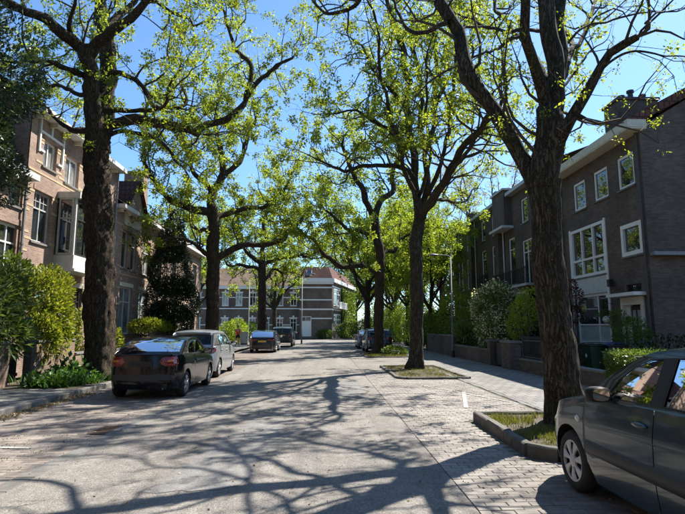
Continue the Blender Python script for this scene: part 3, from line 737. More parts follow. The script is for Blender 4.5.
# ------------------------------------------------------------------ foliage helpers (numpy)
def leaf_mesh(name, C, D, size, mat, parent=None, world=True, aspect=0.55, fold=0.25, up=None, rng=None, **kw):
    """one diamond leaf (two triangles) at every point C pointing along D"""
    n = len(C)
    rng = rng or np.random.default_rng(3)
    D = D / (np.linalg.norm(D, axis=1, keepdims=True) + 1e-9)
    rv = rng.normal(size=(n, 3))
    S = np.cross(D, rv); S /= (np.linalg.norm(S, axis=1, keepdims=True) + 1e-9)
    Nn = np.cross(S, D)
    L = (size * rng.uniform(0.65, 1.25, n))[:, None]
    W = L * aspect * rng.uniform(0.75, 1.2, n)[:, None]
    V = np.empty((n, 4, 3), np.float32)
    V[:, 0] = C
    V[:, 1] = C + D * L * 0.5 + S * W * 0.5 + Nn * L * fold * 0.5
    V[:, 2] = C + D * L
    V[:, 3] = C + D * L * 0.5 - S * W * 0.5 + Nn * L * fold * 0.5
    me = bpy.data.meshes.new(name)
    me.vertices.add(n * 4); me.vertices.foreach_set('co', V.ravel())
    me.loops.add(n * 4); me.loops.foreach_set('vertex_index', np.arange(n * 4, dtype=np.int32))
    me.polygons.add(n); me.polygons.foreach_set('loop_start', np.arange(0, n * 4, 4, dtype=np.int32))
    me.polygons.foreach_set('loop_total', np.full(n, 4, np.int32))
    me.update(calc_edges=True)
    return link_mesh(name, me, mat, parent, world, False, **kw)

def unit(a): return a / (np.linalg.norm(a, axis=-1, keepdims=True) + 1e-9)

def shell_points(blobs, rng, lump=0.22, inner=0.55):
    """leaf positions and outward directions over lumpy ellipsoids: (cx,cy,cz,rx,ry,rz,n)"""
    Cs, Ds = [], []
    for cx, cy, cz, rx, ry, rz, n in blobs:
        n = int(n)
        d = unit(rng.normal(size=(n, 3)))
        k = unit(rng.normal(size=(14, 3))); amp = rng.uniform(-1, 1, 14)
        lumps = np.zeros(n)
        for q in range(14): lumps += amp[q] * np.exp(-((1 - d @ k[q]) / 0.12))
        r = (1 + lump * lumps) * (inner + (1 - inner) * rng.random(n) ** 0.45)
        P = d * r[:, None] * np.array([rx, ry, rz]) + np.array([cx, cy, cz])
        Cs.append(P); Ds.append(unit(d + rng.normal(scale=0.55, size=(n, 3)) + np.array([0, 0, 0.15])))
    return np.concatenate(Cs), np.concatenate(Ds)

def bush(name, loc, blobs, size, mat, label, cat='bush', group=None, aspect=0.5, seed=1, stems=4, lump=0.25, extra=None, zmin=0.02):
    rng = np.random.default_rng(seed)
    root = empty(name, loc, label, cat, group)
    C, D = shell_points([(b[0] + loc[0], b[1] + loc[1], b[2] + loc[2]) + tuple(b[3:]) for b in blobs], rng, lump)
    k = C[:, 2] > loc[2] + zmin
    C, D = C[k], D[k]
    leaf_mesh('foliage', C, D, size, mat, root, True, aspect, rng=rng)
    if extra:
        emat, frac, esize, easp = extra
        sel = rng.random(len(C)) < frac
        k2 = D[:, 2] > -0.2
        sel &= k2
        CC = C[sel] + D[sel] * 0.15
        CC = np.repeat(CC, 7, axis=0) + rng.normal(scale=esize * 0.9, size=(len(CC) * 7, 3))
        leaf_mesh('blossom', CC, unit(rng.normal(size=CC.shape)), esize, emat, root, True, easp, rng=rng)
    rnd = random.Random(seed)
    m = MB()
    for s in range(stems):
        b = blobs[s % len(blobs)]
        tip = (loc[0] + b[0] + rnd.uniform(-.3, .3) * b[3], loc[1] + b[1] + rnd.uniform(-.3, .3) * b[4], loc[2] + b[2] + b[5] * 0.4)
        m.tube([(loc[0] + rnd.uniform(-.04, .04), loc[1] + rnd.uniform(-.04, .04), loc[2] - .03), tuple((loc[i] + tip[i]) / 2 + rnd.uniform(-.08, .08) + (b[i] * .2 if i < 2 else 0) for i in range(3)), tip], [.035, .025, .01], 5)
    m.build('stem', twig_m, root, True)
    return root

def blades(name, pts, h, mat, seed=2, parent=None, wid=0.012):
    rng = np.random.default_rng(seed)
    P = np.array(pts); n = len(P)
    D = unit(np.stack([rng.normal(scale=.4, size=n), rng.normal(scale=.4, size=n), np.ones(n)], 1))
    return leaf_mesh(name, P, D, h, mat, parent, True, wid / h, 0.1, rng=rng)

# ------------------------------------------------------------------ trees
from mathutils import noise as mnoise
def catmull(pts, step):
    """resample (x,y,z,r) points with a smooth curve"""
    P = np.array(pts, float); n = len(P); out = []
    for i in range(n - 1):
        p0, p1, p2, p3 = P[max(i - 1, 0)], P[i], P[i + 1], P[min(i + 2, n - 1)]
        k = max(1, int(np.linalg.norm(p2[:3] - p1[:3]) / step))
        for j in range(k):
            t = j / k
            out.append(0.5 * ((2 * p1) + (-p0 + p2) * t + (2 * p0 - 5 * p1 + 4 * p2 - p3) * t * t + (-p0 + 3 * p1 - 3 * p2 + p3) * t ** 3))
    out.append(P[-1])
    out = np.array(out); out[:, 3] = np.maximum(out[:, 3], 0.004)
    return out

def bark_tube(m, pts, sides, ridge, seed, flare=0.0, z_ground=0.0, wob=0.25, cap=True):
    P = [Vector(p[:3]) for p in pts]; n = len(P)
    b = len(m.v); ref = None
    off = Vector((seed * 3.7, seed * 1.3, 0))
    for i in range(n):
        p = P[i]; r = pts[i][3]
        t = (P[min(i + 1, n - 1)] - P[max(i - 1, 0)]).normalized()
        if ref is None: ref = (Vector((1, 0, 0)) - t * t.x).normalized() if abs(t.x) < .9 else t.orthogonal().normalized()
        else: ref = (ref - t * ref.dot(t)).normalized()
        o = t.cross(ref)
        nz = mnoise.noise_vector(p * 1.1 + off) * r * wob
        c = p + nz * (1 if 0 < i < n - 1 else 0)
        for k in range(sides):
            a = 2 * math.pi * k / sides
            d = ref * math.cos(a) + o * math.sin(a)
            q = c + d * r
            rr = r * (1 + 0.16 * mnoise.noise(q * 1.3 + off) + 0.11 * mnoise.noise(q * 3.5 + off))
            if ridge:
                w = Vector((q.x * 9 / max(.25, r) * .25, q.y * 9 / max(.25, r) * .25, q.z * 1.5)) + off
                rr += ridge * (abs(mnoise.noise(w)) * 2 - .55) + ridge * .5 * mnoise.noise(q * 14)
            if flare:
                hgt = max(0.0, p.z - z_ground)
                rr *= 1 + flare * math.exp(-hgt / 0.30) * (0.75 + 0.55 * math.cos(5 * a + seed) + .3 * math.cos(3 * a + 2 * seed))
            m.v.append(tuple(c + d * rr))
    for i in range(n - 1):
        for k in range(sides):
            k2 = (k + 1) % sides
            m.f.append((b + i * sides + k, b + i * sides + k2, b + (i + 1) * sides + k2, b + (i + 1) * sides + k))
    if cap: m.f.append(tuple(b + (n - 1) * sides + k for k in range(sides)))

def walk(p, d, length, r, steps, rng, jit, up, r_end=0.25):
    """a gnarled shoot: random-walk polyline with (x,y,z,r)"""
    pts = [(*p, r)]; s = length / steps; q = np.array(p, float); d = np.array(d, float)
    for i in range(steps):
        d = unit(d + rng.normal(scale=jit, size=3) + np.array([0, 0, up]))
        q = q + d * s * rng.uniform(.75, 1.25)
        pts.append((*q, r * (1 - (1 - r_end) * (i + 1) / steps)))
    return pts

def make_tree(name, limbs, label, group, bark, leafm, seed, sub_gap=0.55, sub_len=(1.0, 2.8), twig_gap=0.42, twig_len=(0.35, 1.0), per=9, leaf=0.085,
              sides=12, ridge=0.0, flare=0.6, clump=0.13, trunk_sides=24, zmax=None, thin=1.0, start=0.22, cat='tree', up=0.12, bare=0.0, lobe=0.5, crook=1.0):
    rng = np.random.default_rng(seed)
    base = limbs[0][1][0]
    root = empty(name, (base[0], base[1], 0.0), label, cat, group)
    trunk = MB(); br = MB(); leaf_c, leaf_d = [], []
    main = []
    for i, (ext, pts) in enumerate(limbs):
        pts = [tuple(p) for p in pts]
        if ext:
            a, b = np.array(pts[-2]), np.array(pts[-1])
            d = unit(b[:3] - a[:3])
            w = walk(b[:3], d, ext, b[3], max(3, int(ext / .5)), rng, 0.28, 0.10, 0.3)
            pts = pts + w[1:]
        r0 = pts[0][3]
        c = catmull(pts, 0.09 if i == 0 else max(0.08, min(0.2, r0 * 1.6)))
        if i > 0:
            n_ = len(c)
            for k_ in range(n_):
                v_ = Vector(c[k_][:3]); f_ = min(1.0, 3.0 * k_ / n_)
                d_ = mnoise.noise_vector(v_ * .75 + Vector((seed, 0, i))) * .16 * crook + mnoise.noise_vector(v_ * 2.0 + Vector((0, seed, i))) * .07 * crook
                c[k_][:3] += np.array(d_) * f_
        if i == 0: bark_tube(trunk, c, trunk_sides, ridge, seed, flare, 0.0, 0.12, cap=False)
        else: bark_tube(trunk, c, sides if r0 > .09 else 7, ridge * .6 if r0 > .09 else 0, seed + i, wob=0.45)
        if i > 0: main.append(c)
    def frame(c, k):
        t = c[min(k + 1, len(c) - 1)][:3] - c[max(k - 1, 0)][:3]
        return unit(t)
    subs = []
    for c in main:
        seg = np.linalg.norm(np.diff(c[:, :3], axis=0), axis=1); s = np.concatenate([[0], np.cumsum(seg)]); tot = s[-1]
        x = tot * start * rng.uniform(.6, 1.2)
        while x < tot:
            k = int(np.searchsorted(s, x)); k = min(k, len(c) - 1)
            t = frame(c, k); f = x / tot
            side = unit(np.cross(t, rng.normal(size=3)))
            d = unit(side * 0.9 + t * 0.55 + np.array([0, 0, 0.25]))
            ln = rng.uniform(*sub_len) * (1.1 - 0.35 * f)
            r = min(c[k][3] * 0.55, 0.014 + 0.011 * ln)
            subs.append(walk(c[k][:3], d, ln, r, max(4, int(ln / .3)), rng, 0.36, up * .7))
            x += sub_gap * rng.uniform(.6, 1.4)
        # every limb ends in shoots
        for _ in range(3):
            t = frame(c, len(c) - 1)
            ln = rng.uniform(*sub_len) * .8
            subs.append(walk(c[-1][:3], unit(t + rng.normal(scale=.5, size=3)), ln, min(c[-1][3] * .7, .014 + .011 * ln), max(4, int(ln / .3)), rng, 0.33, up * .7))
    if zmax is not None: subs = [q for q in subs if q[-1][2] < zmax]
    for sb in subs:
        br.tube([p[:3] for p in sb], [p[3] for p in sb], 5 if sb[0][3] > .025 else 4, False)
        A = np.array(sb); tot = len(sb)
        n = max(2, int(np.linalg.norm(A[-1, :3] - A[0, :3]) / twig_gap))
        for j in range(n + 2):
            if rng.random() > thin: continue
            k = tot - 1 if j >= n else int(rng.uniform(.2, 1) * (tot - 1))
            t = unit(A[min(k + 1, tot - 1), :3] - A[max(k - 1, 0), :3])
            d = unit(unit(np.cross(t, rng.normal(size=3))) * .8 + t * .6 + np.array([0, 0, .25]))
            ln = rng.uniform(*twig_len)
            tw = walk(A[k, :3], d, ln, max(.005, min(.009, A[k, 3] * .6)), 4, rng, .4, up)
            br.tube([p[:3] for p in tw], [p[3] for p in tw], 3, False)
            if rng.random() < bare: continue
            for q, pq in ((tw[4], 1.0), (tw[3], .45), (tw[2], .2)):
                if rng.random() > pq: continue
                m_ = max(4, int(per * 1.7 * rng.uniform(.4, 1.6)))
                dirs = unit(rng.normal(size=(m_, 3)) + np.array([0, 0, .1]))
                leaf_c.append(np.array(q[:3]) + dirs * clump * 1.25 * rng.uniform(.02, 1, (m_, 1))); leaf_d.append(unit(dirs + rng.normal(scale=lobe, size=(m_, 3)) + np.array([0, 0, -.25])))
    trunk.build('trunk', bark, root, True, smooth=True)
    br.build('twigs', twig_m, root, True)
    C, D = np.concatenate(leaf_c), np.concatenate(leaf_d)
    leaf_mesh('crown', C, D, leaf, leafm, root, True, 0.52, rng=rng)
    return root, len(C)

def auto_limbs(x, y, h, r, spread, n, seed, fork=0.35, lean=(0, 0)):
    rng = np.random.default_rng(seed)
    hf = h * fork
    tr = [(x, y, -.05, r * 1.15), (x, y, .4, r), (x + lean[0] * .5, y + lean[1] * .5, hf * .6, r * .85), (x + lean[0], y + lean[1], hf, r * .75)]
    L = [(0, tr)]
    top = np.array([x + lean[0], y + lean[1], hf])
    for i in range(n):
        a = 2 * math.pi * (i + rng.uniform(-.25, .25)) / n
        hh = h * rng.uniform(.78, 1.0); sp = spread * rng.uniform(.6, 1.05)
        s0 = top + np.array([0, 0, -rng.uniform(0, hf * .25)])
        pts = [(*s0, r * .5)]
        for f, g in ((.22, .22), (.5, .5), (.78, .76), (1.0, .95)):
            pts.append((s0[0] + math.cos(a) * sp * f ** .8 + rng.normal() * spread * .08, s0[1] + math.sin(a) * sp * f ** .8 + rng.normal() * spread * .08, s0[2] + (hh - s0[2]) * g, r * .5 * (1 - .85 * f)))
        L.append((0.8, pts))
    L.append((1.0, [(*top, r * .7), (top[0] + .1, top[1], h * .6, r * .4), (top[0], top[1] + .1, h * .85, r * .2), (top[0], top[1], h, r * .08)]))
    return L
# ------------------------------------------------------------------ buildings
class Frame:
    """a wall's own axes: u along it, z up, d outwards"""
    def __init__(s, o, u):
        s.o = o; L = math.hypot(*u); s.u = (u[0] / L, u[1] / L); s.flip = False
    def out(s, nx, ny): s.n = (nx, ny); return s
    def __call__(s, u, z, d=0.0):
        return (s.o[0] + s.u[0] * u + s.n[0] * d, s.o[1] + s.u[1] * u + s.n[1] * d, z)

def wall(parent, F, W, z0, z1, openings, mat, depth=0.22, name='wall', u_start=0.0):
    us = sorted({u_start, W, *[a for o in openings for a in o[:2]]}); zs = sorted({z0, z1, *[a for o in openings for a in o[2:4]]})
    m = MB()
    for a, b in zip(us, us[1:]):
        for c, d in zip(zs, zs[1:]):
            um, zm = (a + b) / 2, (c + d) / 2
            if any(o[0] < um < o[1] and o[2] < zm < o[3] for o in openings): continue
            m.quad(F(a, c), F(b, c), F(b, d), F(a, d))
    for o in openings:
        a, b, c, d = o[:4]
        for p, q in (((a, c), (b, c)), ((b, c), (b, d)), ((b, d), (a, d)), ((a, d), (a, c))):
            m.quad(F(*p), F(*q), F(*q, -depth), F(*p, -depth))
    return m.build(name, mat, parent, True, weld=True)

def window(parent, F, u0, u1, z0, z1, cols=1, trans=(), fmat=None, pmat=None, fw=0.07, mw=0.05, rec=0.10, sill=True, name='window', split_top=0, proud=0.0, lower=None):
    """frame bars with separate panes; cols: number of lights or a list of fractions; trans: heights of the transoms"""
    fmat = fmat or white; pmat = pmat or pane_m
    d0, d1 = -rec - .05, -rec + .02 + proud
    m = MB()
    m.fbox(F, u0, u0 + fw, z0, z1, d0, d1).fbox(F, u1 - fw, u1, z0, z1, d0, d1).fbox(F, u0 + fw, u1 - fw, z1 - fw, z1, d0, d1).fbox(F, u0 + fw, u1 - fw, z0, z0 + fw, d0, d1)
    cs = [i / cols for i in range(1, cols)] if isinstance(cols, int) else list(cols)
    ub = [u0 + fw] + [u0 + (u1 - u0) * c for c in cs] + [u1 - fw]
    zb = [z0 + fw] + list(trans) + [z1 - fw]
    for c in ub[1:-1]: m.fbox(F, c - mw / 2, c + mw / 2, z0 + fw, z1 - fw, d0 + .005, d1 - .008)
    for t in zb[1:-1]: m.fbox(F, u0 + fw, u1 - fw, t - mw / 2, t + mw / 2, d0 + .003, d1 - .005)
    if split_top:
        t = zb[-2]
        for i in range(len(ub) - 1):
            for k in range(1, split_top):
                c = ub[i] + (ub[i + 1] - ub[i]) * k / split_top
                m.fbox(F, c - .012, c + .012, t, z1 - fw, d0 + .02, d1 - .02)
            m.fbox(F, ub[i], ub[i + 1], (t + z1 - fw) / 2 - .012, (t + z1 - fw) / 2 + .012, d0 + .022, d1 - .022)
    w = m.build(name, fmat, parent, True)
    for i in range(len(ub) - 1):
        for j in range(len(zb) - 1):
            pm = lower if (lower is not None and j == 0) else pmat
            MB().fbox(F, ub[i], ub[i + 1], zb[j], zb[j + 1], d0 + .012, d0 + .024).build('pane', pm, w, True)
    if sill:
        MB().fbox(F, u0 - .06, u1 + .06, z0 - .07, z0 - .003, -rec, .06).build('sill', sill if not isinstance(sill, bool) else concrete, w, True)
    return w

def fpart(parent, name, mat, F, *boxes, **kw):
    m = MB()
    for b in boxes: m.fbox(F, *b)
    return m.build(name, mat, parent, True, **kw)

def pipe(parent, F, u, z0, z1, mat=zinc, r=0.045, d=0.09, name='drainpipe'):
    m = MB(); m.tube([F(u, z1, d), F(u, z0, d)], r, 8)
    for z in np.arange(z0 + .5, z1, 1.8): m.tube([F(u, z, d), F(u, z + .06, d)], r * 1.35, 8)
    return m.build(name, mat, parent, True)

# ---- right side, first house: brown brick, three storeys
HA = empty('brick_house', (12, 18.5, 0), 'brown brick house with white framed windows and white door canopy behind the two bins', 'house', 'brick houses opposite the terrace')
FA = Frame((12, 18.5), (0, 1)).out(-1, 0)
opA = [(.5, 1.62, 7.14, 8.48), (2.38, 3.5, 7.14, 8.48), (4.28, 5.4, 7.1, 8.45), (2.9, 5.9, 3.93, 6.23), (.28, 1.66, 4.42, 5.68), (.5, 2.0, .25, 2.8), (.62, 1.6, 2.98, 3.3), (2.95, 5.75, .9, 3.12)]
wall(HA, FA, 6.7, 0, 9.05, opA, brick_dark)
for o in opA[:3]: window(HA, FA, *o, 1, fw=.11, rec=.06)
window(HA, FA, *opA[3], 3, (4.72,), fw=.13, mw=.10, rec=.04, proud=.05)
window(HA, FA, *opA[4], 1, fw=.16, rec=.03, proud=.05)
window(HA, FA, *opA[7], [.34], (1.75,), fw=.12, mw=.06, rec=.06, lower=pane_frost)
window(HA, FA, *opA[6], 1, fw=.05, rec=.12, sill=False, fmat=dark_wood, name='fanlight')
fpart(HA, 'spandrel_panel', pale_grey, FA, (2.9, 5.9, 3.125, 3.85, 0.0, .035))
for a_ in (2.78, 5.905): fpart(HA, 'corner_board', white, FA, (a_, a_ + .115, .9, 6.3, 0.0, .05))
dr_ = fpart(HA, 'door', dark_wood, FA, (.95, 1.62, .3, 2.45, -.2, -.15))
fpart(dr_, 'handle', lamp_grey, FA, (1.5, 1.54, 1.2, 1.45, -.15, -.12))
for k in range(2): fpart(dr_, 'pane', pane_frost, FA, (1.02 + .3 * k, 1.22 + .3 * k, 1.7, 2.3, -.149, -.14))
fpart(HA, 'door_surround', white, FA, (.5, .62, .25, 2.8, -.2, .06), (1.88, 2.0, .25, 2.8, -.2, .06), (.62, 1.88, 2.5, 2.8, -.2, .06), (.62, .95, .25, 2.5, -.2, -.1), (1.62, 1.88, .25, 2.5, -.2, -.1))
fpart(HA, 'door_canopy', white, FA, (.25, 2.15, 2.82, 2.95, .0, .55))
fpart(HA, 'doorstep', concrete, FA, (.4, 2.1, .0, .25, -.2, .5))
fpart(HA, 'plinth', brick_dark2, FA, (0, .5, .0, .45, 0, .03), (2.0, 6.7, .0, .45, 0, .03))
fpart(HA, 'cornice', cream, FA, (-.3, 6.72, 9.06, 9.12, -.1, .62), (-.32, 6.72, 9.12, 9.42, .5, .64), (-.32, -.26, 9.12, 9.42, -.1, .5))
pipe_dark = mat_plain('dark_zinc', (.07, .068, .066), .6)
pipe(HA, FA, .12, .2, 9.05, pipe_dark); pipe(HA, FA, 6.62, .2, 9.05, pipe_dark)
g = MB()   # gable wall facing the camera, rear and far walls
g.quad((12, 18.5, 0), (22, 18.5, 0), (22, 18.5, 9.2), (17, 18.5, 12.25), (12, 18.5, 9.2))
g.build('gable_wall', brick_dark, HA, True)
MB().quad((22, 18.5, 0), (22, 25.2, 0), (22, 25.2, 9.2), (22, 18.5, 9.2)).build('rear_wall', brick_dark, HA, True)
MB().box(12.1, 21.9, 25.15, 25.2, 0, 9.2).build('party_wall', brick_dark, HA, True)
rf = MB().quad((11.4, 18.4, 9.44), (11.4, 25.2, 9.44), (17, 25.2, 12.45), (17, 18.4, 12.45)).quad((22.5, 25.2, 9.2), (22.5, 18.4, 9.2), (17, 18.4, 12.45), (17, 25.2, 12.45)).build('roof', roof_dark, HA, True)
m = MB(); m.quad((11.4, 18.36, 9.10), (11.4, 18.36, 9.48), (17, 18.36, 12.49), (17, 18.36, 12.05)); m.quad((11.4, 18.36, 9.48), (11.4, 18.52, 9.48), (17, 18.52, 12.49), (17, 18.36, 12.49))
m.build('verge_tiles', roof_red, rf, True)
ch = MB().box(13.05, 14.85, 21.4, 22.6, 9.8, 11.7).box(12.98, 14.92, 21.33, 22.67, 11.7, 11.82).build('chimney', brick_dark2, rf, True)
for x, h in ((13.55, .35), (14.0, .62), (14.55, .42)):
    MB().lathe([(.13, 0), (.11, h * .8), (.16, h * .82), (.16, h), (.0, h)], (x, 22, 11.8), 10).build('chimney_pot', iron, HA, True)
MB().box(12.02, 22, 18.2, 18.49, 4.25, 4.38).build('side_ledge', zinc, HA, True)
ln = empty('wall_lantern', FA(2.45, 3.4, .0), 'small black box lantern on the brown brick wall beside the door canopy', 'lantern')
fpart(ln, 'bracket', iron, FA, (2.42, 2.48, 3.42, 3.46, .0, .09)); fpart(ln, 'housing', iron, FA, (2.36, 2.56, 3.3, 3.6, .09, .24))
hb = empty('hanging_basket', FA(2.62, 2.0, .3), 'hanging basket with a round white pot beside the ground floor window', 'planter')
p_ = FA(2.62, 1.95, .32)
MB().ball(p_, (.17, .17, .16)).build('pot', white, hb, True, smooth=True)
rng = np.random.default_rng(5); C, D = shell_points([(p_[0], p_[1], p_[2] + .22, .3, .3, .16, 260)], rng); leaf_mesh('foliage', C, D, .09, leaf_mid, hb, True, rng=rng)
MB().tube([FA(2.62, 2.6, .0), FA(2.62, 2.62, .32), FA(2.62, 2.15, .32)], .012, 5).build('bracket', iron, hb, True)

# ---- right side, older row beyond: three dark houses
def row_house(y0, y1, eave, label, wins, balcony=None, bay=None, dormer=None, seed=0, pilaster=True):
    h = empty('row_house', (12, y0, 0), label, 'house', 'brick houses opposite the terrace')
    F = Frame((12, y0), (0, 1)).out(-1, 0); W = y1 - y0
    wall(h, F, W, 0, eave, [w[:4] for w in wins], brick_dark2)
    for w in wins: window(h, F, *w[:4], w[4], w[5], fw=.09, rec=.09, pmat=pane_m)
    fpart(h, 'cornice', grey_paint, F, (-.05, W - .01, eave + .003, eave + .22, -.1, .42))
    MB().box(12.05, 21, y0 + .02, y0 + .25, 0, eave).build('party_wall', brick_dark2, h, True)
    MB().box(12.05, 21, y1 - .25, y1 - .02, 0, eave).build('end_wall', brick_dark2, h, True)
    r = MB().quad((11.7, y0, eave + .23), (11.7, y1, eave + .23), (16, y1, eave + 1.9), (16, y0, eave + 1.9)).quad((16, y0, eave + 1.9), (16, y1, eave + 1.9), (21, y1, eave + .2), (21, y0, eave + .2)).build('roof', roof_dark, h, True)
    if pilaster:
        MB().box(11.62, 12.6, y1 - .75, y1 - .03, 0.0, eave + .75).build('pier', brick_dark2, h, True)
        fpart(h, 'pier_cap', zinc, F, (W - .8, W + .01, eave + .75, eave + .85, -.65, .43))
    pipe(h, F, W - .95, .2, eave, pale_grey)
    if balcony:
        a, b, z = balcony
        s_ = fpart(h, 'balcony', grey_paint, F, (a, b, z - .14, z, .0, .85))
        fpart(s_, 'rail', iron, F, (a, b, z + .88, z + .93, .78, .83), (a, b, z + .08, z + .11, .79, .82))
        k = a + .05
        while k < b:
            fpart(s_, 'baluster', iron, F, (k, k + .03, z, z + .88, .79, .82)); k += .16
    if bay:
        a, b, z0, z1 = bay
        fpart(h, 'bay', brick_dark2, F, (a, b, 0, z0, 0, .7))
        fpart(h, 'bay_fascia', brick_dark2, F, (a, b, z1, z1 + .3, 0, .7))
        Fb = Frame(F(0, 0, .62)[:2], (0, 1)).out(-1, 0)
        window(h, Fb, a, b, z0, z1, 3, (z1 - .7,), fw=.12, rec=.02, sill=False, name='bay_window')
    if dormer:
        a, b, z = dormer
        fpart(h, 'oriel', brick_dark2, F, (a, b, z, eave + .45, 0, .5)); fpart(h, 'oriel_ledge', pale_grey, F, (a - .2, b + .1, z - .16, z - .003, 0, .75))
        fpart(h, 'oriel_cap', grey_paint, F, (a - .1, b + .1, eave + .45, eave + .57, -.2, .6))
    return h
row_house(25.2, 34.6, 10.0, 'dark brick row house with iron balcony next to the brown brick house',
    [(1.4, 2.7, 7.9, 9.4, 2, ()), (3.35, 5.45, 4.05, 6.85, 3, (6.1,)), (6.6, 7.75, 4.3, 7.35, 1, (6.6,)), (4.3, 5.4, 7.9, 9.4, 1, ()), (.8, 2.3, .9, 3.3, 2, (2.6,))],
    balcony=(2.9, 8.6, 4.1), bay=(3.4, 6.3, 1.1, 3.7), dormer=(6.9, 9.2, 8.1))
row_house(34.6, 41.0, 10.0, 'dark brick row house with paired tall windows, middle of the old row',
    [(.55, 1.6, 8.1, 9.65, 1, ()), (.6, 1.75, 4.9, 7.4, 1, (6.7,)), (3.0, 4.1, 8.1, 9.65, 1, ()), (3.0, 4.2, 4.9, 7.4, 1, (6.7,)), (.6, 1.8, .9, 3.4, 1, (2.7,)), (3, 4.2, .9, 3.4, 1, (2.7,))],
    balcony=(.2, 2.4, 4.4))
row_house(41.0, 46.0, 9.9, 'dark brick row house at the far end of the old row, half hidden by trees',
    [(.8, 1.9, 8.0, 9.5, 1, ()), (.8, 2.0, 4.8, 7.3, 1, (6.6,)), (2.8, 3.7, 8.0, 9.5, 1, ()), (2.8, 3.7, 4.8, 7.3, 1, (6.6,)), (.8, 2.0, .9, 3.4, 1, (2.7,)), (2.8, 3.8, .9, 3.4, 1, (2.7,))])

# ---- left terrace: rose brick
def quoins(h, F, w, bands=(0.0, 1.0)):
    a, b, c, d = w[:4]
    for z in (c + .02, d - .12, (c + d) / 2 + .25):
        for u0, u1 in ((a - .42, a - .01), (b + .01, b + .42)):
            fpart(h, 'stone_band', ochre, F, (u0, u1, z, z + .075, 0, .012))
def terrace(y0, y1, eave, label, wins, name='terrace_house', roof=None, top=None, bands=()):
    h = empty(name, (-10, y0, 0), label, 'house', 'rose brick terrace houses')
    F = Frame((-10, y0), (0, 1)).out(1, 0); W = y1 - y0
    wall(h, F, W, 0, eave, [w[:4] for w in wins], brick_red)
    for w in wins:
        if len(w) > 6 and w[6] == 'door':
            d_ = window(h, F, *w[:4], 1, (w[3] - .55,), fmat=dark_wood, name='door', fw=.12, sill=False, lower=dark_wood)
        else:
            window(h, F, *w[:4], w[4], w[5], fw=.08, mw=.05, rec=.12, fmat=w[7] if len(w) > 7 else grey_paint, pmat=w[6] if len(w) > 6 and w[6] else pane_m, split_top=w[8] if len(w) > 8 else 0)
        fpart(h, 'lintel', cream if w[3] < 4 else brick_red, F, (w[0] - .08, w[1] + .08, w[3] + .003, w[3] + .2, 0, .02))
        quoins(h, F, w)
    for z in bands: fpart(h, 'string_course', ochre, F, (0.01, W - .01, z, z + .07, 0, .014))
    MB().box(-18, -10.05, y0 + .02, y0 + .24, 0, eave).build('party_wall', brick_red, h, True)
    MB().box(-18, -10.05, y1 - .24, y1 - .02, 0, eave).build('end_wall', brick_red, h, True)
    MB().quad((-18, y0, 0), (-18, y1, 0), (-18, y1, eave), (-18, y0, eave)).build('rear_wall', brick_red, h, True)
    fpart(h, 'gutter', pale_grey, F, (-.02, W - .02, eave + .003, eave + .2, -.1, .45))
    for k in range(int(W / .9)): fpart(h, 'bracket', cream, F, (.2 + k * .9, .27 + k * .9, eave - .16, eave, .003, .28))
    m = MB().quad((-9.6, y0, eave + .205), (-9.6, y1, eave + .205), (-13.5, y1, eave + 2.9), (-13.5, y0, eave + 2.9)).quad((-13.5, y0, eave + 2.9), (-13.5, y1, eave + 2.9), (-18, y1, eave + .1), (-18, y0, eave + .1))
    for y in (y0 + .001, y1 - .001): m.quad((-9.9, y, eave), (-18, y, eave), (-13.5, y, eave + 2.89))
    m.build('roof', roof or roof_red, h, True)
    pipe(h, F, W - .15, .2, eave)
    return h, F

h0, F0 = terrace(6.0, 17.1, 6.45, 'rose brick house with slate mansard behind the dark evergreen',
    [(10.2, 10.95, 5.5, 6.2, 1, (), pane_curtain, white), (9.85, 11.0, 2.9, 4.9, 2, (4.3,), None, white), (6.5, 8.0, 4.4, 6.1, 2, (5.4,), None, white), (6.4, 8.0, 1.2, 3.4, 2, (2.6,), None, white), (9.0, 9.6, .4, 2.7, 1, (), 'door')], roof=slate)
m = MB().quad((-10.1, 6, 6.66), (-10.1, 17.09, 6.66), (-11.0, 17.09, 9.2), (-11.0, 6, 9.2)).quad((-11.0, 6, 9.2), (-11.0, 17.09, 9.2), (-18, 17.09, 9.3), (-18, 6, 9.3)).quad((-10.1, 17.09, 6.6), (-18, 17.09, 6.6), (-18, 17.09, 9.3), (-11, 17.09, 9.2))
m.build('mansard', slate, h0, True)
h1, F1 = terrace(17.1, 24.4, 8.95, 'rose brick terrace house with grey bay window behind the huge gnarled tree',
    [(.85, 1.75, 7.3, 8.3, 2, (), pane_curtain, white), (2.4, 3.5, 7.14, 8.25, 2, (), pane_curtain, white), (5.0, 6.2, 7.14, 8.25, 2, (), None, white),
     (.5, 1.65, 4.55, 6.35, 2, (5.75,), None, grey_paint, 2), (5.3, 6.6, 4.55, 6.35, 2, (5.75,), None, grey_paint, 2), (1.0, 2.6, 1.2, 3.55, 2, (2.8,), None, grey_paint), (3.4, 4.5, .3, 3.2, 1, (), 'door'), (5.2, 6.7, 1.2, 3.55, 2, (2.8,), None, grey_paint)], bands=(6.95,))
# white timber trellis-work round the top window
fpart(h1, 'timber_frame', white, F1, (.45, .53, 7.7, 8.94, .002, .07), (2.05, 2.13, 7.55, 8.94, .002, .07), (.53, 2.05, 8.42, 8.50, .002, .06), (1.2, 1.28, 8.50, 8.94, .002, .06), (.53, .85, 7.75, 7.82, .002, .06), (1.8, 2.05, 7.6, 7.67, .002, .06))
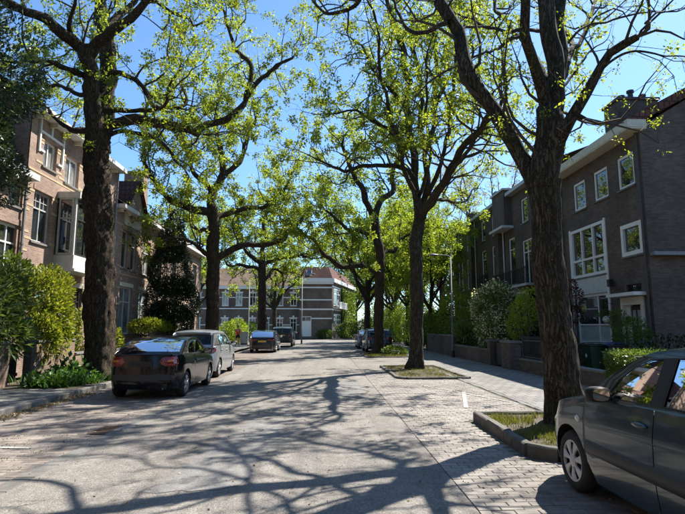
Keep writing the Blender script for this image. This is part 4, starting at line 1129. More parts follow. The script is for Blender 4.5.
# bay window
FB = Frame(F1(2.05, 0, .7)[:2], (0, 1)).out(1, 0)
bayw = fpart(h1, 'bay', pale_grey, F1, (2.05, 4.35, 3.78, 4.28, .0, .72), (2.0, 4.4, 3.68, 3.78, .0, .8), (2.05, 2.13, 4.28, 6.42, .62, .70), (4.27, 4.35, 4.28, 6.42, .0, .70))
fpart(h1, 'bay_roof', pale_grey, F1, (2.0, 4.4, 6.42, 6.66, .0, .84))
window(h1, FB, .085, 2.215, 4.285, 6.415, 3, (5.65,), fmat=iron, pmat=pane_m, fw=.07, rec=.01, sill=False, name='bay_window')
FBs = Frame(F1(2.05, 0, 0)[:2], (1, 0)).out(0, -1)
window(h1, FBs, .08, .62, 4.285, 6.415, 1, (5.65,), fmat=grey_paint, fw=.06, rec=-.02, sill=False, name='bay_window')
h2, F2 = terrace(24.4, 32.6, 7.3, 'rose brick terrace house with cream stone tablet, seen between tree and evergreen',
    [(1.0, 1.8, 4.55, 6.45, 1, (5.8,), None, grey_paint), (2.2, 3.0, 4.55, 6.45, 1, (5.8,), None, grey_paint), (4.0, 5.15, 4.5, 6.4, 2, (5.75,), pane_curtain, grey_paint),
     (1.05, 2.7, 1.3, 3.65, 2, (2.9,), pane_curtain, pale_grey), (3.65, 5.1, 1.3, 3.62, 2, (2.9,), pane_curtain, pale_grey), (6.2, 7.2, .3, 3.2, 1, (), 'door'), (6.1, 7.3, 4.5, 6.4, 2, (5.75,), None, grey_paint)], bands=(4.2, 6.6))
fpart(h2, 'stone_tablet', cream, F2, (1.15, 3.4, 6.72, 7.18, .0, .05))
m = MB(); a = F2(.7, 7.3, .1); b_ = F2(3.9, 7.3, .1); t_ = F2(2.3, 9.2, .1)
m.quad(a, b_, t_); a2 = F2(.7, 7.3, -2.5); b2 = F2(3.9, 7.3, -2.5); t2 = F2(2.3, 9.2, -2.5)
m.build('gable', brick_red, h2, True)
MB().quad(F2(.55, 7.25, .3), t2[:2] + (9.25,), F2(2.3, 9.27, .3)).quad(F2(.55, 7.25, .3), F2(.55, 7.25, -2.5), F2(2.3, 9.27, -2.5), F2(2.3, 9.27, .3)).quad(F2(4.05, 7.25, .3), F2(2.3, 9.27, .3), F2(2.3, 9.27, -2.5), F2(4.05, 7.25, -2.5)).build('gable_roof', roof_red, h2, True)
for y in (25.1, 32.2):
    MB().box(-12.6, -11.4, y - .45, y + .45, 8.2, 11.2).box(-12.68, -11.32, y - .53, y + .53, 11.2, 11.35).build('chimney', brick_red, h2, True)
h3, F3 = terrace(32.6, 41.3, 7.2, 'rose brick terrace house mostly behind the dark conical evergreen',
    [(1.0, 2.1, 4.5, 6.4, 2, (5.75,), None, grey_paint), (4.0, 5.1, 4.5, 6.4, 2, (5.75,), None, grey_paint), (6.4, 7.6, 4.5, 6.4, 2, (5.75,), None, grey_paint), (1.0, 2.4, 1.3, 3.6, 2, (2.9,), None, pale_grey), (6.3, 7.6, 1.3, 3.6, 2, (2.9,), pane_curtain, pale_grey), (3.8, 4.8, .3, 3.2, 1, (), 'door')], bands=(4.2, 6.6))

# ---- building closing the street: long wing and taller corner block
HE = empty('corner_building', (-10, 76, 0), 'long mauve brick building with white bands and red mansard closing the street', 'building')
FE = Frame((-20, 76.4), (1, 0)).out(0, -1)
wins = []
for i in range(8):
    u = .9 + i * 2.0
    wins.append((u, u + .95, 4.85, 6.75)); wins.append((u, u + .95, 1.0, 3.0))
wall(HE, FE, 16.3, 0, 7.3, wins, brick_end)
for w in wins:
    window(HE, FE, *w, 2, (w[3] - .6,), fw=.10, mw=.07, rec=.06, pmat=pane_curtain if random.random() < .5 else pane_m, sill=white)
    fpart(HE, 'lintel', white, FE, (w[0] - .12, w[1] + .12, w[3] + .004, w[3] + .16, 0, .04), (w[0] + .36, w[1] - .36, w[3] + .163, w[3] + .42, 0, .04))
for z, hgt in ((4.35, .16), (6.0, .12), (2.0, .12)):
    us = [0, 16.3] if z == 4.35 else [0] + [v for w in wins[::2] for v in (w[0] - .002, w[1] + .002)] + [16.3]
    for a, b in zip(us[::2], us[1::2]): fpart(HE, 'stone_band', white, FE, (a, b, z, z + hgt, 0, .02))
fpart(HE, 'eaves', white, FE, (0, 16.28, 7.303, 7.75, 0, .35))
MB().quad((-20, 76.0, 7.755), (-3.7, 76.0, 7.755), (-3.7, 81.5, 11.0), (-20, 81.5, 11.0)).quad((-20, 81.5, 11.0), (-3.7, 81.5, 11.0), (-3.7, 87, 7.7), (-20, 87, 7.7)).build('roof', roof_orange, HE, True)
sk = MB().quad((-5.6, 77.0, 8.5), (-4.7, 77.0, 8.5), (-4.7, 77.85, 9.0), (-5.6, 77.85, 9.0)).build('skylight', white, HE, True)
MB().quad((-5.52, 77.02, 8.56), (-4.78, 77.02, 8.56), (-4.78, 77.8, 9.02), (-5.52, 77.8, 9.02)).build('pane', pane_m, sk, True)
MB().box(-10.5, -9.6, 81, 82, 10.5, 12.2).build('chimney', brick_end, HE, True)
# corner block front
FC = Frame((-3.7, 75.6), (1, 0)).out(0, -1)
opc = [(.25, 1.75, .4, 3.3)]
wall(HE, FC, 4.75, 0, 8.3, opc, brick_end)
window(HE, FC, *opc[0], [.45], (2.6,), fw=.12, rec=.08, name='door', sill=False, lower=white, pmat=pane_curtain)
for z, hgt in ((2.9, .18), (4.2, .22), (5.6, .18), (7.4, .2)): fpart(HE, 'stone_band', white, FC, (0 if z > 3.3 else 1.76, 4.75, z, z + hgt, 0, .05))
fpart(HE, 'cornice', white, FC, (-.1, 4.95, 8.0, 8.3, 0, .2), (-.15, 5.0, 8.303, 8.85, -.1, .38))
MB().quad((-3.7, 75.6, 0), (-3.7, 76.4, 0), (-3.7, 76.4, 8.3), (-3.7, 75.6, 8.3)).build('return_wall', brick_end, HE, True)
# corner block side, turning away to the next street
FD = Frame((1.05, 75.6), (4.3, 18.5)).out(.974, -.226)
opd = [(1.2, 6.2, 4.9, 7.5), (1.2, 6.2, 1.2, 3.7), (8.5, 12.5, 4.9, 7.5), (8.5, 12.5, 1.2, 3.7), (14.5, 17.5, 4.9, 7.5)]
wall(HE, FD, 19.0, 0, 8.3, opd, brick_end)
for w in opd: window(HE, FD, *w, 4, (w[3] - .8,), fw=.14, mw=.14, rec=.02)
fpart(HE, 'cornice', white, FD, (-.15, 19.2, 8.303, 8.85, -.1, .38))
for z in (4.2, 7.6): fpart(HE, 'stone_band', white, FD, (0, 19, z, z + .2, 0, .05))
bal = fpart(HE, 'balcony', white, FD, (.8, 6.8, 4.45, 4.65, .06, 1.0), (.8, 6.8, 5.35, 5.45, .88, 1.0))
for k in range(16): fpart(bal, 'baluster', white, FD, (.85 + k * .38, .97 + k * .38, 4.65, 5.35, .9, .98))
P4 = [(-3.75, 75.4), (1.1, 75.4), (5.5, 94.1), (-3.75, 94.1)]; Q4 = [(-3.75, 76.9), (.55, 76.9), (3.9, 93), (-3.75, 93)]
m = MB()
for i in range(4):
    j = (i + 1) % 4; m.quad((*P4[i], 8.853), (*P4[j], 8.853), (*Q4[j], 10.7), (*Q4[i], 10.7))
m.quad(*[(*q, 10.7) for q in Q4])
m.build('mansard', roof_red, HE, True)
sk = MB().quad((-2.75, 75.75, 9.3), (-1.95, 75.75, 9.3), (-1.95, 76.45, 10.15), (-2.75, 76.45, 10.15)).build('skylight', white, HE, True)
MB().quad((-2.68, 75.72, 9.36), (-2.02, 75.72, 9.36), (-2.02, 76.38, 10.15), (-2.68, 76.38, 10.15)).build('pane', pane_m, sk, True)
MB().quad((-20, 76.4, 0), (-20, 87, 0), (-20, 87, 7.7), (-20, 81.5, 11), (-20, 76.4, 7.7)).build('end_wall', brick_end, HE, True)
rng = np.random.default_rng(31)   # ivy on the side wall
k = 9000; uu = rng.uniform(6.2, 19, k); zz = rng.uniform(.2, 7.8, k) ** 1.0; dd = np.abs(rng.normal(.1, .1, k))
C = np.stack([FD.o[0] + FD.u[0] * uu + FD.n[0] * dd, FD.o[1] + FD.u[1] * uu + FD.n[1] * dd, zz], 1)
leaf_mesh('ivy', C, unit(rng.normal(size=(k, 3)) + np.array([.8, -.3, -.4])), .3, leaf_mid, HE, True, .8, rng=rng)
# street trees: left row
G_L, G_R = 'street trees along the kerb behind the parked cars', 'street trees standing in the tree pits'
NLEAF = {}
def T(key, *a, **k):
    t, n = make_tree('street_tree', LIMBS[key] if isinstance(key, str) else key, *a, **k)
    NLEAF[str(key)[:4] + str(a[0])[:20]] = n
    return t
T('A1', 'huge gnarled tree with furrowed trunk beside the black coupe, bushes behind it', G_L, bark_a, leaf_a, 11, sub_gap=.36, sub_len=(1.0, 3.0), twig_gap=.34, per=15, leaf=.095, clump=.12, start=.34, ridge=.055, flare=.35, trunk_sides=64, sides=16)
T('A2', 'forked tree rising behind the silver hatchback, second along its kerb', G_L, bark_a, leaf_a, 12, crook=1.6, sub_gap=.42, sub_len=(1.4, 3.8), twig_gap=.40, per=17, leaf=.14, ridge=.02, clump=.17)
T('A3', 'slimmer tree rising behind the dark hatchback, before the brick building at the street end', G_L, bark_a, leaf_a, 13, crook=2.0, sub_gap=.45, sub_len=(1.6, 4.2), twig_gap=.45, per=17, leaf=.19, clump=.22)
# right row
T('B1', 'big mossy tree in the grassy pit in front of the grey hatchback', G_R, bark_b, leaf_a, 21, sub_gap=.46, sub_len=(.8, 2.4), twig_gap=.30, twig_len=(.25, .75), per=8, leaf=.056, crook=.7, ridge=.022, flare=.5, trunk_sides=64, sides=18, clump=.085, thin=.72, start=.40, bare=.12)
T('B2', 'slender dark tree with many steep limbs in the middle tree pit', G_R, bark_b, leaf_a, 22, crook=1.2, sub_gap=.36, sub_len=(1.2, 3.4), twig_gap=.36, per=15, leaf=.115, ridge=.015, flare=.45, clump=.14, trunk_sides=32, thin=.66)
T('B3', 'tree with a long sideways limb standing right behind the dark car at the far pit', G_R, bark_a, leaf_a, 23, crook=1.8, sub_gap=.40, sub_len=(1.4, 3.8), twig_gap=.40, per=17, leaf=.145, clump=.19, flare=.5)

# ------------------------------------------------------------------ cars
def paint(name, c, flake=0.3, rough=0.32, dust=0.25, coat=.8):
    m, nt, b = new_mat(name)
    pos = geo_pos(nt)
    dustf = ramp(nt, noise(nt, 3.0, 5, .65, pos), [(.42, 0.0), (.75, dust)])
    nt.links.new(mixc(nt, dustf, c, [x * .6 + .12 for x in c]), b.inputs['Base Color'])
    b.inputs['Metallic'].default_value = flake; b.inputs['Roughness'].default_value = rough
    b.inputs['Coat Weight'].default_value = coat; b.inputs['Coat Roughness'].default_value = 0.06
    return m
tyre_m = mat_noise('tyre_rubber', (.012, .012, .012), (.028, .027, .026), 20, .85, .2, 90, .003)
alloy = mat_plain('alloy', (.48, .48, .47), .38, .6)
hubcap_m = mat_plain('hubcap_silver', (.50, .50, .49), .42, .35)
plastic = mat_plain('black_plastic', (.010, .010, .011), .5)
strip_m = mat_plain('dark_trim', (.030, .032, .033), .5)
interior_m = mat_plain('car_interior', (.045, .045, .048), .8)
trim_grey = mat_plain('car_interior_grey', (.22, .22, .21), .7)
lens_red = mat_plain('red_lens', (.22, .007, .006), .12, coat=1.0)
lens_amber = mat_plain('amber_lens', (.50, .16, .02), .15, coat=1.0)
lens_clear = mat_plain('clear_lens', (.60, .60, .60), .08, .2, coat=1.0)
plate_yellow = mat_plain('yellow_plate', (.62, .44, .04), .5)
car_glass = mat_glass_clear('car_glass', (.50, .57, .54))
car_glass_dark = mat_glass_clear('car_glass_tinted', (.16, .18, .18))
mirror_m = mat_plain('mirror_glass', (.7, .72, .74), .03, 1.0, var=.01)

def lerp_pts(P, y):
    if y <= P[0][0]: return P[0][1]
    for (a, b), (c, d) in zip(P, P[1:]):
        if y <= c:
            t = (y - a) / (c - a); t = t * t * (3 - 2 * t) * .35 + t * .65
            return b + (d - b) * t
    return P[-1][1]

def car(name, loc, label, S, paint_m, group, rim_m=alloy, glass=None, rz=0.0):
    glass = glass or car_glass
    L, W, yf, yr, Rw = S['L'], S['W'], S['yf'], S['yr'], S['R']
    root = empty(name, loc, label, 'car', group, rz)
    zs = S.get('sill', .20); H2 = L / 2; Ra = Rw + .055
    belt = lambda y: lerp_pts(S['belt'], y)
    rnd_f, rnd_r = S.get('rf', .5), S.get('rr', .36)
    def hw(y):
        t = abs(y) / H2; w = W / 2 * (1 - .03 * t ** 2.5); e = H2 - abs(y); r = rnd_f if y > 0 else rnd_r
        if e < r: w *= 1 - S.get('tap', .26) * (1 - e / r) ** 2.3
        return w
    def xs(y, z):
        zb = belt(y); h = min(1, max(0, (z - .2) / (zb - .2)))
        k = 1 - (.05 * ((.48 - h) / .48) ** 2 if h < .48 else .045 * ((h - .48) / .52) ** 2.2)
        k += .006 * math.exp(-((h - .74) / .05) ** 2)
        return hw(y) * k
    fs, rs = S.get('fslope', .20), S.get('rslope', .12)
    def ysh(y, z):
        w = min(1, max(0, (abs(y) - (H2 - .55)) / .55)) ** 1.5
        if y > 0: return -w * (fs * max(0, (z - .48) / .35) ** 1.4 + .06 * max(0, (.36 - z) / .16))
        return w * (rs * max(0, (z - .58) / .4) ** 1.3 + .05 * max(0, (.40 - z) / .2))
    def zlow(y):
        z = zs + .04 * max(0, (abs(y) - (H2 - .5)) / .5)
        for c in (yf, yr):
            d = abs(y - c)
            if d < Ra: z = max(z, Rw + math.sqrt(Ra * Ra - d * d))
        return z
    ys = set(np.round(np.linspace(-H2, H2, 47), 4))
    for c in (yf, yr):
        ys = {y for y in ys if abs(abs(y - c) - Ra) > .03}
        for k in range(19): ys.add(round(c + Ra * .9999 * math.cos(math.pi * k / 18), 4))
        ys.add(round(c + Ra + .0015, 4)); ys.add(round(c - Ra - .0015, 4))
    seams = S.get('seams', [])
    for s in seams: ys = {y for y in ys if abs(y - s) > .02}
    st = [(y, 0.0) for y in ys]
    for s in seams: st += [(s - .006, 0.0), (s - .0045, .02), (s + .0045, .02), (s + .006, 0.0)]
    st.sort()
    nr = 14
    def sidept(y, v, sg, inn):
        z0 = zlow(y); z = z0 + (belt(y) - z0) * v
        x = xs(y, z) - inn
        return (sg * x, y + ysh(y, z), z)
    body = MB()
    for sg in (-1, 1):
        cols_ = [[sidept(y, j / nr, sg, inn) for j in range(nr + 1)] for y, inn in st]
        for a, b in zip(range(len(st) - 1), range(1, len(st))):
            ym = (st[a][0] + st[b][0]) / 2
            body.grid([cols_[a], cols_[b]], sg < 0) if not any(d0 < ym < d1 for d0, d1 in S.get('doors', [])) else None
        for d0, d1 in S.get('doors', []):
            idx = [i for i, (y, _) in enumerate(st) if d0 - .0061 <= y <= d1 + .0061 and _ == 0.0]
            idx = [i for i in idx if d0 <= st[i][0] + .0062 and st[i][0] - .0062 <= d1 and (st[i][0] > d0 and st[i][0] < d1)]
            dm = MB().grid([cols_[i] for i in idx], sg < 0)
            do = dm.build('door', paint_m, root, smooth=True)
            yh = d0 + .16; zh = belt(yh) - .13
            MB().ball((sg * (xs(yh, zh) + .012), yh, zh), (.022, .10, .022), 10, 8).build('handle', paint_m, do, smooth=True)
            MB().ball((sg * (xs(yh, zh) + .001), yh, zh - .01), (.006, .085, .04), 10, 8).build('handle_recess', plastic, do, smooth=True)
    nc = 12; cs = [(-1 + 2 * i / nc) for i in range(nc + 1)]
    bow_f, bow_r = S.get('bowf', .13), S.get('bowr', .08)
    for yend, bow, fl in ((H2, bow_f, False), (-H2, -bow_r, True)):
        P = []
        for j in range(nr + 1):
            l = sidept(yend, j / nr, 1, 0)
            P.append([(s * l[0], l[1] + bow * (1 - s * s), l[2]) for s in cs])
        body.grid(P, not fl)
    base_f, base_r = S['prof'][-1][0], S['prof'][0][0]
    def deck(y0, y1, crown, fl):
        yy = sorted({y for y, _ in st if y0 < y < y1} | {y0, y1}); P = []
        for y in yy:
            w = min(1, max(0, (abs(y) - (H2 - .55)) / .55)) ** 1.5; bow = (bow_f if y > 0 else -bow_r) * w
            l = sidept(y, 1.0, 1, 0)
            P.append([(s * l[0], l[1] + bow * (1 - s * s), l[2] + crown * (1 - s ** 4) * (1 - .6 * w)) for s in cs])
        return MB().grid(P, True)
    deck(base_f - .05, H2, .05, 0).build('bonnet', paint_m, root, smooth=True, weld=True)
    deck(-H2, base_r + .03, .02, 0).build('boot', paint_m, root, smooth=True, weld=True)
    # greenhouse
    tum = S.get('tum', .34)
    prof = [tuple(p) for p in S['prof']]
    def gx(y, z):
        zb = belt(y); b = xs(y, zb)
        return b - tum * max(0, z - zb) - .25 * max(0, z - zb - .30) ** 1.5
    Pd = catmull([(0, y, z, 1) for y, z in prof], .035)[:, 1:3]
    outer = [(y, belt(y)) for y in np.linspace(prof[0][0], prof[-1][0], 26)] + [(float(y), float(z)) for y, z in Pd[::-1][1:-1]]
    for sg in (-1, 1):
        loops = [outer] + [w for w in S['windows']]
        flat = [p for lp in loops for p in lp]
        tris = tessellate_polygon([[Vector((y, z, 0)) for y, z in lp] for lp in loops])
        b = len(body.v)
        body.v += [(sg * gx(y, z), y, z) for y, z in flat]
        for t in tris:
            t = [int(i) for i in t]
            a_, b_, c_ = [flat[i] for i in t]
            ccw = (b_[0] - a_[0]) * (c_[1] - a_[1]) - (b_[1] - a_[1]) * (c_[0] - a_[0]) > 0
            if ccw != (sg > 0): t = t[::-1]
            body.f.append(tuple(b + i for i in t))
        for w in S['windows']:
            g = MB(); g.quad(*[(sg * (gx(y, z) - .006), y, z) for y, z in (w if sg > 0 else w[::-1])])
            wo_ = g.build('side_window', glass, root)
            r_ = MB(); n = len(w)
            cy = sum(p[0] for p in w) / n; cz = sum(p[1] for p in w) / n
            for i in range(n):
                j = (i + 1) % n
                q = [w[i], w[j], (w[j][0] + (cy - w[j][0]) * .05, w[j][1] + (cz - w[j][1]) * .06), (w[i][0] + (cy - w[i][0]) * .05, w[i][1] + (cz - w[i][1]) * .06)]
                if sg < 0: q = q[::-1]
                r_.quad(*[(sg * (gx(y, z) + .003), y, z) for y, z in q])
            r_.build('window_seal', plastic, wo_)
        for w1, w2 in zip(S['windows'], S['windows'][1:]):
            q = [w1[1], w1[2], w2[-1], w2[0]]
            if sg < 0: q = q[::-1]
            MB().quad(*[(sg * (gx(y, z) + .004), y, z) for y, z in q]).build('pillar_trim', plastic, root)
    def skin_row(y, z, crown, bow):
        x = gx(y, z)
        return [(s * x, y + bow * (1 - s * s), z + crown * (1 - s * s)) for s in gs]
    gs = [-1, -.9] + [-.9 + 1.8 * i / 10 for i in range(1, 10)] + [.9, 1]
    zt = max(z for y, z in prof)
    wa, wb = S['wind']; ra, rb = S['rear']            # y ranges of the windscreen and rear window glass
    rows = []
    for y, z in Pd:
        f = max(0, min(1, (z - .95) / (zt - .95)))
        bow = .10 * max(0, min(1, (y - wa + .15) / .5)) if y > 0 else -.07 * max(0, min(1, (rb + .15 - y) / .4))
        rows.append((y, z, skin_row(float(y), float(z), .045 * f, bow)))
    parts = {'body': body, 'windscreen': MB(), 'rear_window': MB(), 'roof': MB()}
    for (y1, z1, r1), (y2, z2, r2) in zip(rows, rows[1:]):
        ym = (y1 + y2) / 2
        k = 'windscreen' if wa < ym < wb else 'rear_window' if ra < ym < rb else 'roof' if rb <= ym <= wa else 'body'
        if k in ('windscreen', 'rear_window'):
            parts['body'].grid([r1[:2], r2[:2]], True); parts['body'].grid([r1[-2:], r2[-2:]], True)
            parts[k].grid([r1[1:-1], r2[1:-1]], True)
        else: parts[k].grid([r1, r2], True)
    parts['windscreen'].build('windscreen', glass, root, smooth=True, weld=True)
    rwo = parts['rear_window'].build('rear_window', S.get('rglass') or glass, root, smooth=True, weld=True)
    parts['roof'].build('roof', paint_m, root, smooth=True, weld=True)
    body.build('body', paint_m, root, smooth=True, weld=True)
    # floor, wheel houses, cabin
    u = MB(); u.box(-W / 2 + .10, W / 2 - .10, -H2 + .25, H2 - .3, zs + .03, zs + .08)
    u.box(-W / 2 + .30, W / 2 - .30, -H2 + .2, H2 - .3, zs + .085, .62)
    u.build('underbody', plastic, root)
    for c in (yf, yr):
        for sg in (-1, 1):
            m = MB(); P = []
            for k in range(13):
                a = math.pi * k / 12
                yy, zz = c + (Ra - .002) * math.cos(a), Rw + (Ra - .002) * math.sin(a)
                P.append([(sg * (xs(yy, max(zz, .3)) - .004), yy, zz), (sg * (W / 2 - .30), yy, zz)])
            m.grid(P); m.build('wheel_arch_liner', plastic, root, smooth=True)
    ib = MB(); ib.box(-W / 2 + .16, W / 2 - .16, base_r + .1, base_f - .25, .45, .5)
    ib.box(-W / 2 + .12, W / 2 - .12, base_f - .62, base_f - .12, .60, belt(base_f) - .03)
    ib.build('dashboard', interior_m, root, bevel=.03)
    if S.get('shelf'):
        MB().box(-W / 2 + .2, W / 2 - .2, base_r + .12, base_r + .55, belt(base_r) - .08, belt(base_r) - .05).build('parcel_shelf', interior_m, root)
    for sx in (-.36, .36):
        for y0 in ([.02 + S.get('seat', 0), -.85 + S.get('seat', 0)]):
            s_ = MB(); s_.box(sx - .25, sx + .25, y0 - .35, y0 + .2, .45, .66)
            P = []
            for k, (yy, zz) in enumerate(((y0 - .30, .6), (y0 - .38, .9), (y0 - .44, 1.12))):
                P.append([(sx - .24, yy, zz), (sx - .24, yy - .12, zz), (sx + .24, yy - .12, zz), (sx + .24, yy, zz), (sx - .24, yy, zz)])
            s_.grid(P); s_.quad(*P[-1][:4]); s_.build('seat', interior_m, root, smooth=False)
            if y0 > -.3 or S.get('rhead', True): MB().ball((sx, y0 - .5, min(1.2, zt - .2)), (.14, .055, .10), 10, 7).build('headrest', interior_m, root, smooth=True)
    sw = MB(); P = []
    cy, cz = base_f - .78, .92
    for k in range(17):
        a = 2 * math.pi * k / 16; row = []
        for q in range(9):
            b_ = 2 * math.pi * q / 8; rr = .175 + .018 * math.cos(b_)
            row.append((-.36 + rr * math.cos(a), cy + .018 * math.sin(b_) * .9 + rr * math.sin(a) * .42, cz + rr * math.sin(a) * .9 - .018 * math.sin(b_) * .42))
        P.append(row)
    sw.grid(P); sw.box(-.53, -.19, cy - .01, cy + .02, cz - .03, cz + .03); sw.box(-.39, -.33, cy - .06, cy, cz - .16, cz)
    sw.build('steering_wheel', interior_m, root, smooth=True)
    # wheels
    def wheel(x, y, sg):
        w = empty('wheel', (x, y, Rw)); w.parent = root
        prof_ = [(Rw * .66, .0), (Rw * .70, -.012), (Rw * .90, -.004), (Rw * .985, .03), (Rw, .07), (Rw, .13), (Rw * .97, .175), (Rw * .7, .19)]
        MB().lathe([(r, -sg * h) for r, h in prof_], (0, 0, 0), 36, 'x').build('tyre', tyre_m, w, smooth=True)
        rim = MB(); n = S.get('spokes', 7); r0, r1 = Rw * .14, Rw * .62
        rim.lathe([(Rw * .70, -sg * .004), (Rw * .66, sg * .002), (Rw * .61, sg * .002), (Rw * .60, -sg * .02)], (0, 0, 0), 36, 'x')
        rim.lathe([(0, sg * .012), (Rw * .10, sg * .012), (Rw * .20, sg * .004), (Rw * .22, -sg * .015)], (0, 0, 0), 24, 'x')
        for k in range(n):
            a = 2 * math.pi * k / n + .2
            h0, h1 = math.pi / n * .55, math.pi / n * .62
            P = []
            for r, hh, dx in ((Rw * .17, h0 * 1.1, .004), (Rw * .40, h0 * .95, .008), (Rw * .63, h1, .001)):
                P.append([(sg * (dx - .012), r * math.cos(a - hh), r * math.sin(a - hh)), (sg * dx, r * math.cos(a - hh * .8), r * math.sin(a - hh * .8)), (sg * dx, r * math.cos(a + hh * .8), r * math.sin(a + hh * .8)), (sg * (dx - .012), r * math.cos(a + hh), r * math.sin(a + hh))])
            rim.grid(P, sg > 0)
        rim.build('rim', rim_m, w, smooth=False)
        MB().lathe([(0, -sg * .045), (Rw * .66, -sg * .045)], (0, 0, 0), 24, 'x').build('brake_disc', plastic, w)
    for c in (yf, yr):
        for sg in (-1, 1): wheel(sg * (W / 2 - .035), c, sg)
    # lamps, mirrors, trims
    for sg in (-1, 1):
        def lamp_patch(end, yreach, sreach, z0, z1, off=.007):
            ye = H2 * end; bow = bow_f if end > 0 else -bow_r
            path = [('y', ye - end * yreach * (1 - k / 6)) for k in range(7)] + [('s', 1 - (1 - sreach) * k / 6) for k in range(1, 7)]
            P = []; n = len(path) - 1
            for i, (kd, val) in enumerate(path):
                t = 2 * i / n - 1; hz = (z1 - z0) / 2 * (1 - abs(t) ** 3.5) ** .5 + .002; row = []
                for j in range(7):
                    z = (z0 + z1) / 2 + hz * (j / 3 - 1)
                    o_ = off * (1 - abs(j / 3 - 1) ** 4) * (1 - t ** 6) + .0015
                    if kd == 'y': row.append((sg * (xs(val, z) + o_), val + ysh(val, z) + end * o_ * .5, z))
                    else: row.append((sg * (val * xs(ye, z) + o_ * .4), ye + ysh(ye, z) + bow * (1 - val * val) + end * o_, z))
                P.append(row)
            return MB().grid(P, (sg > 0) == (end > 0))
        for lamp in S.get('tail', []):
            t = lamp_patch(-1, *lamp[:4], off=.02).build('taillight', lens_red, root, smooth=True)
            if len(lamp) > 4:
                z0, z1 = lamp[2:4]; zc = z0 + (z1 - z0) * .55
                lamp_patch(-1, .02, lamp[1] + (1 - lamp[1]) * .45, zc - .035, zc + .035, .026).build('indicator', lens_amber if lamp[4] == 'amber' else lens_clear, t, smooth=True)
        hl = S.get('head')
        if hl: lamp_patch(1, *hl).build('headlight', lens_clear, root, smooth=True)
        mx, my, mz = S['mirror']
        m = MB(); P = []; ms = S.get('msize', 1.0)
        for k, (d, sc) in enumerate(((-.085, .80), (-.07, .98), (0, 1.0), (.05, .82), (.085, .45))):
            P.append([(sg * (mx + .115 * ms * sc * math.copysign(abs(math.cos(a)) ** .6, math.cos(a))), my + d, mz + .078 * ms * sc * math.copysign(abs(math.sin(a)) ** .6, math.sin(a))) for a in np.linspace(0, 2 * math.pi, 17)])
        m.grid(P, sg < 0); m.quad(*[p for p in P[-1][:-1]])
        mo = m.build('wing_mirror', S.get('mirror_mat') or paint_m, root, smooth=True)
        MB().quad(*[(p[0] * .98 + sg * mx * .02, p[1] - .001, p[2]) for p in P[0][:-1]]).build('mirror_glass', mirror_m, mo)
        MB().box(min(sg * (mx - .2), sg * (mx - .05)), max(sg * (mx - .2), sg * (mx - .05)), my - .03, my + .04, mz - .06, mz - .025).build('mirror_arm', plastic, mo)
        if S.get('strip'):
            y0, y1, z0, z1 = S['strip']
            P = []
            for y in np.linspace(y0, y1, 30):
                P.append([(sg * (xs(y, z) + dx), y + ysh(y, z), z) for z, dx in ((z0, .0), (z0 + .008, .012), ((z0 + z1) / 2, .015), (z1 - .008, .012), (z1, .0))])
            MB().grid(P, sg < 0).build('rub_strip', strip_m, root, smooth=True)
        if S.get('marker'):
            y, z = S['marker']; MB().ball((sg * xs(y, z), y, z), (.012, .045, .03), 10, 6).build('side_indicator', lens_clear, root, smooth=True)
    if S.get('plate'):
        py, pz, pm = S['plate']; MB().box(-.26, .26, py - .012, py, pz - .055, pz + .055).build('number_plate', pm, root)
    if S.get('bumper'):
        z0, z1 = S['bumper']
        P = [[(s * xs(-H2, z) * 1.0, -H2 + ysh(-H2, z) - bow_r * (1 - s * s) - .01, z) for s in cs] for z in (z0, (z0 + z1) / 2, z1)]
        MB().grid(P).build('bumper_strip', strip_m, root, smooth=True)
    if S.get('spoiler'):
        y, z, w_ = S['spoiler']
        P = [[(s * w_, y - dy - .05 * (1 - s * s), z + dz) for s in cs] for dy, dz in ((-.10, -.03), (.0, .02), (.05, .022), (.05, -.01), (-.06, -.05))]
        MB().grid(P, True).build('spoiler', paint_m, root, smooth=True)
    if S.get('wiper'):
        y, z = S['wiper']; MB().tube([(0.0, y, z), (-.1, y + .02, z + .03), (-.45, y + .05, z + .05)], .012, 5).build('rear_wiper', plastic, rwo)
    if S.get('exhaust'):
        MB().lathe([(.03, -.06), (.03, .08), (.025, .08), (.025, -.06)], (.45, -H2 - .02, .25), 10, 'y').build('exhaust_pipe', alloy, root)
    return root

G_CL, G_CR = 'cars parked along the terrace kerb', 'cars parked in the paved bays'
def win(*p): return [tuple(q) for q in p]
S_near = dict(L=3.94, W=1.68, yf=1.22, yr=-1.28, R=.295, spokes=7, fslope=.24, rf=.62, tap=.30,
    belt=[(-1.97, .80), (-1.8, .97), (-1.2, 1.0), (-.1, .985), (.57, .955), (.95, .925), (1.4, .865), (1.75, .775), (1.97, .66)],
    prof=[(-1.86, .97), (-1.68, 1.22), (-1.45, 1.37), (-1.0, 1.435), (-.5, 1.455), (-.1, 1.43), (.18, 1.365), (.5, 1.215), (.78, 1.04), (.98, .93)],
    windows=[win((.56, .985), (-.10, 1.01), (-.135, 1.37), (.04, 1.355), (.22, 1.285), (.42, 1.15)), win((-.23, 1.015), (-.98, 1.03), (-.86, 1.36), (-.55, 1.39), (-.255, 1.38)), win((-1.06, 1.035), (-1.42, 1.05), (-1.25, 1.27), (-.95, 1.35))],
    wind=(.18, .93), rear=(-1.80, -1.48), seams=[.885, -.15, -1.02], doors=[(-.15, .885), (-1.02, -.15)],
    mirror=(.90, .50, 1.03), msize=.82, strip=(-1.0, .86, .46, .57), marker=(1.02, .735), head=(.34, .55, .56, .70),
    tail=[(.2, .75, .70, .95)], mirror_mat=mat_plain('mirror_housing', (.004, .004, .0045), .6, spec=.3), seat=.0, plate=(-1.98, .6, plate_yellow))
S_near['strip'] = (-1.0, .86, .45, .575)
near_paint = paint('grey_green_paint', (.026, .048, .062), .4, .26, .03)
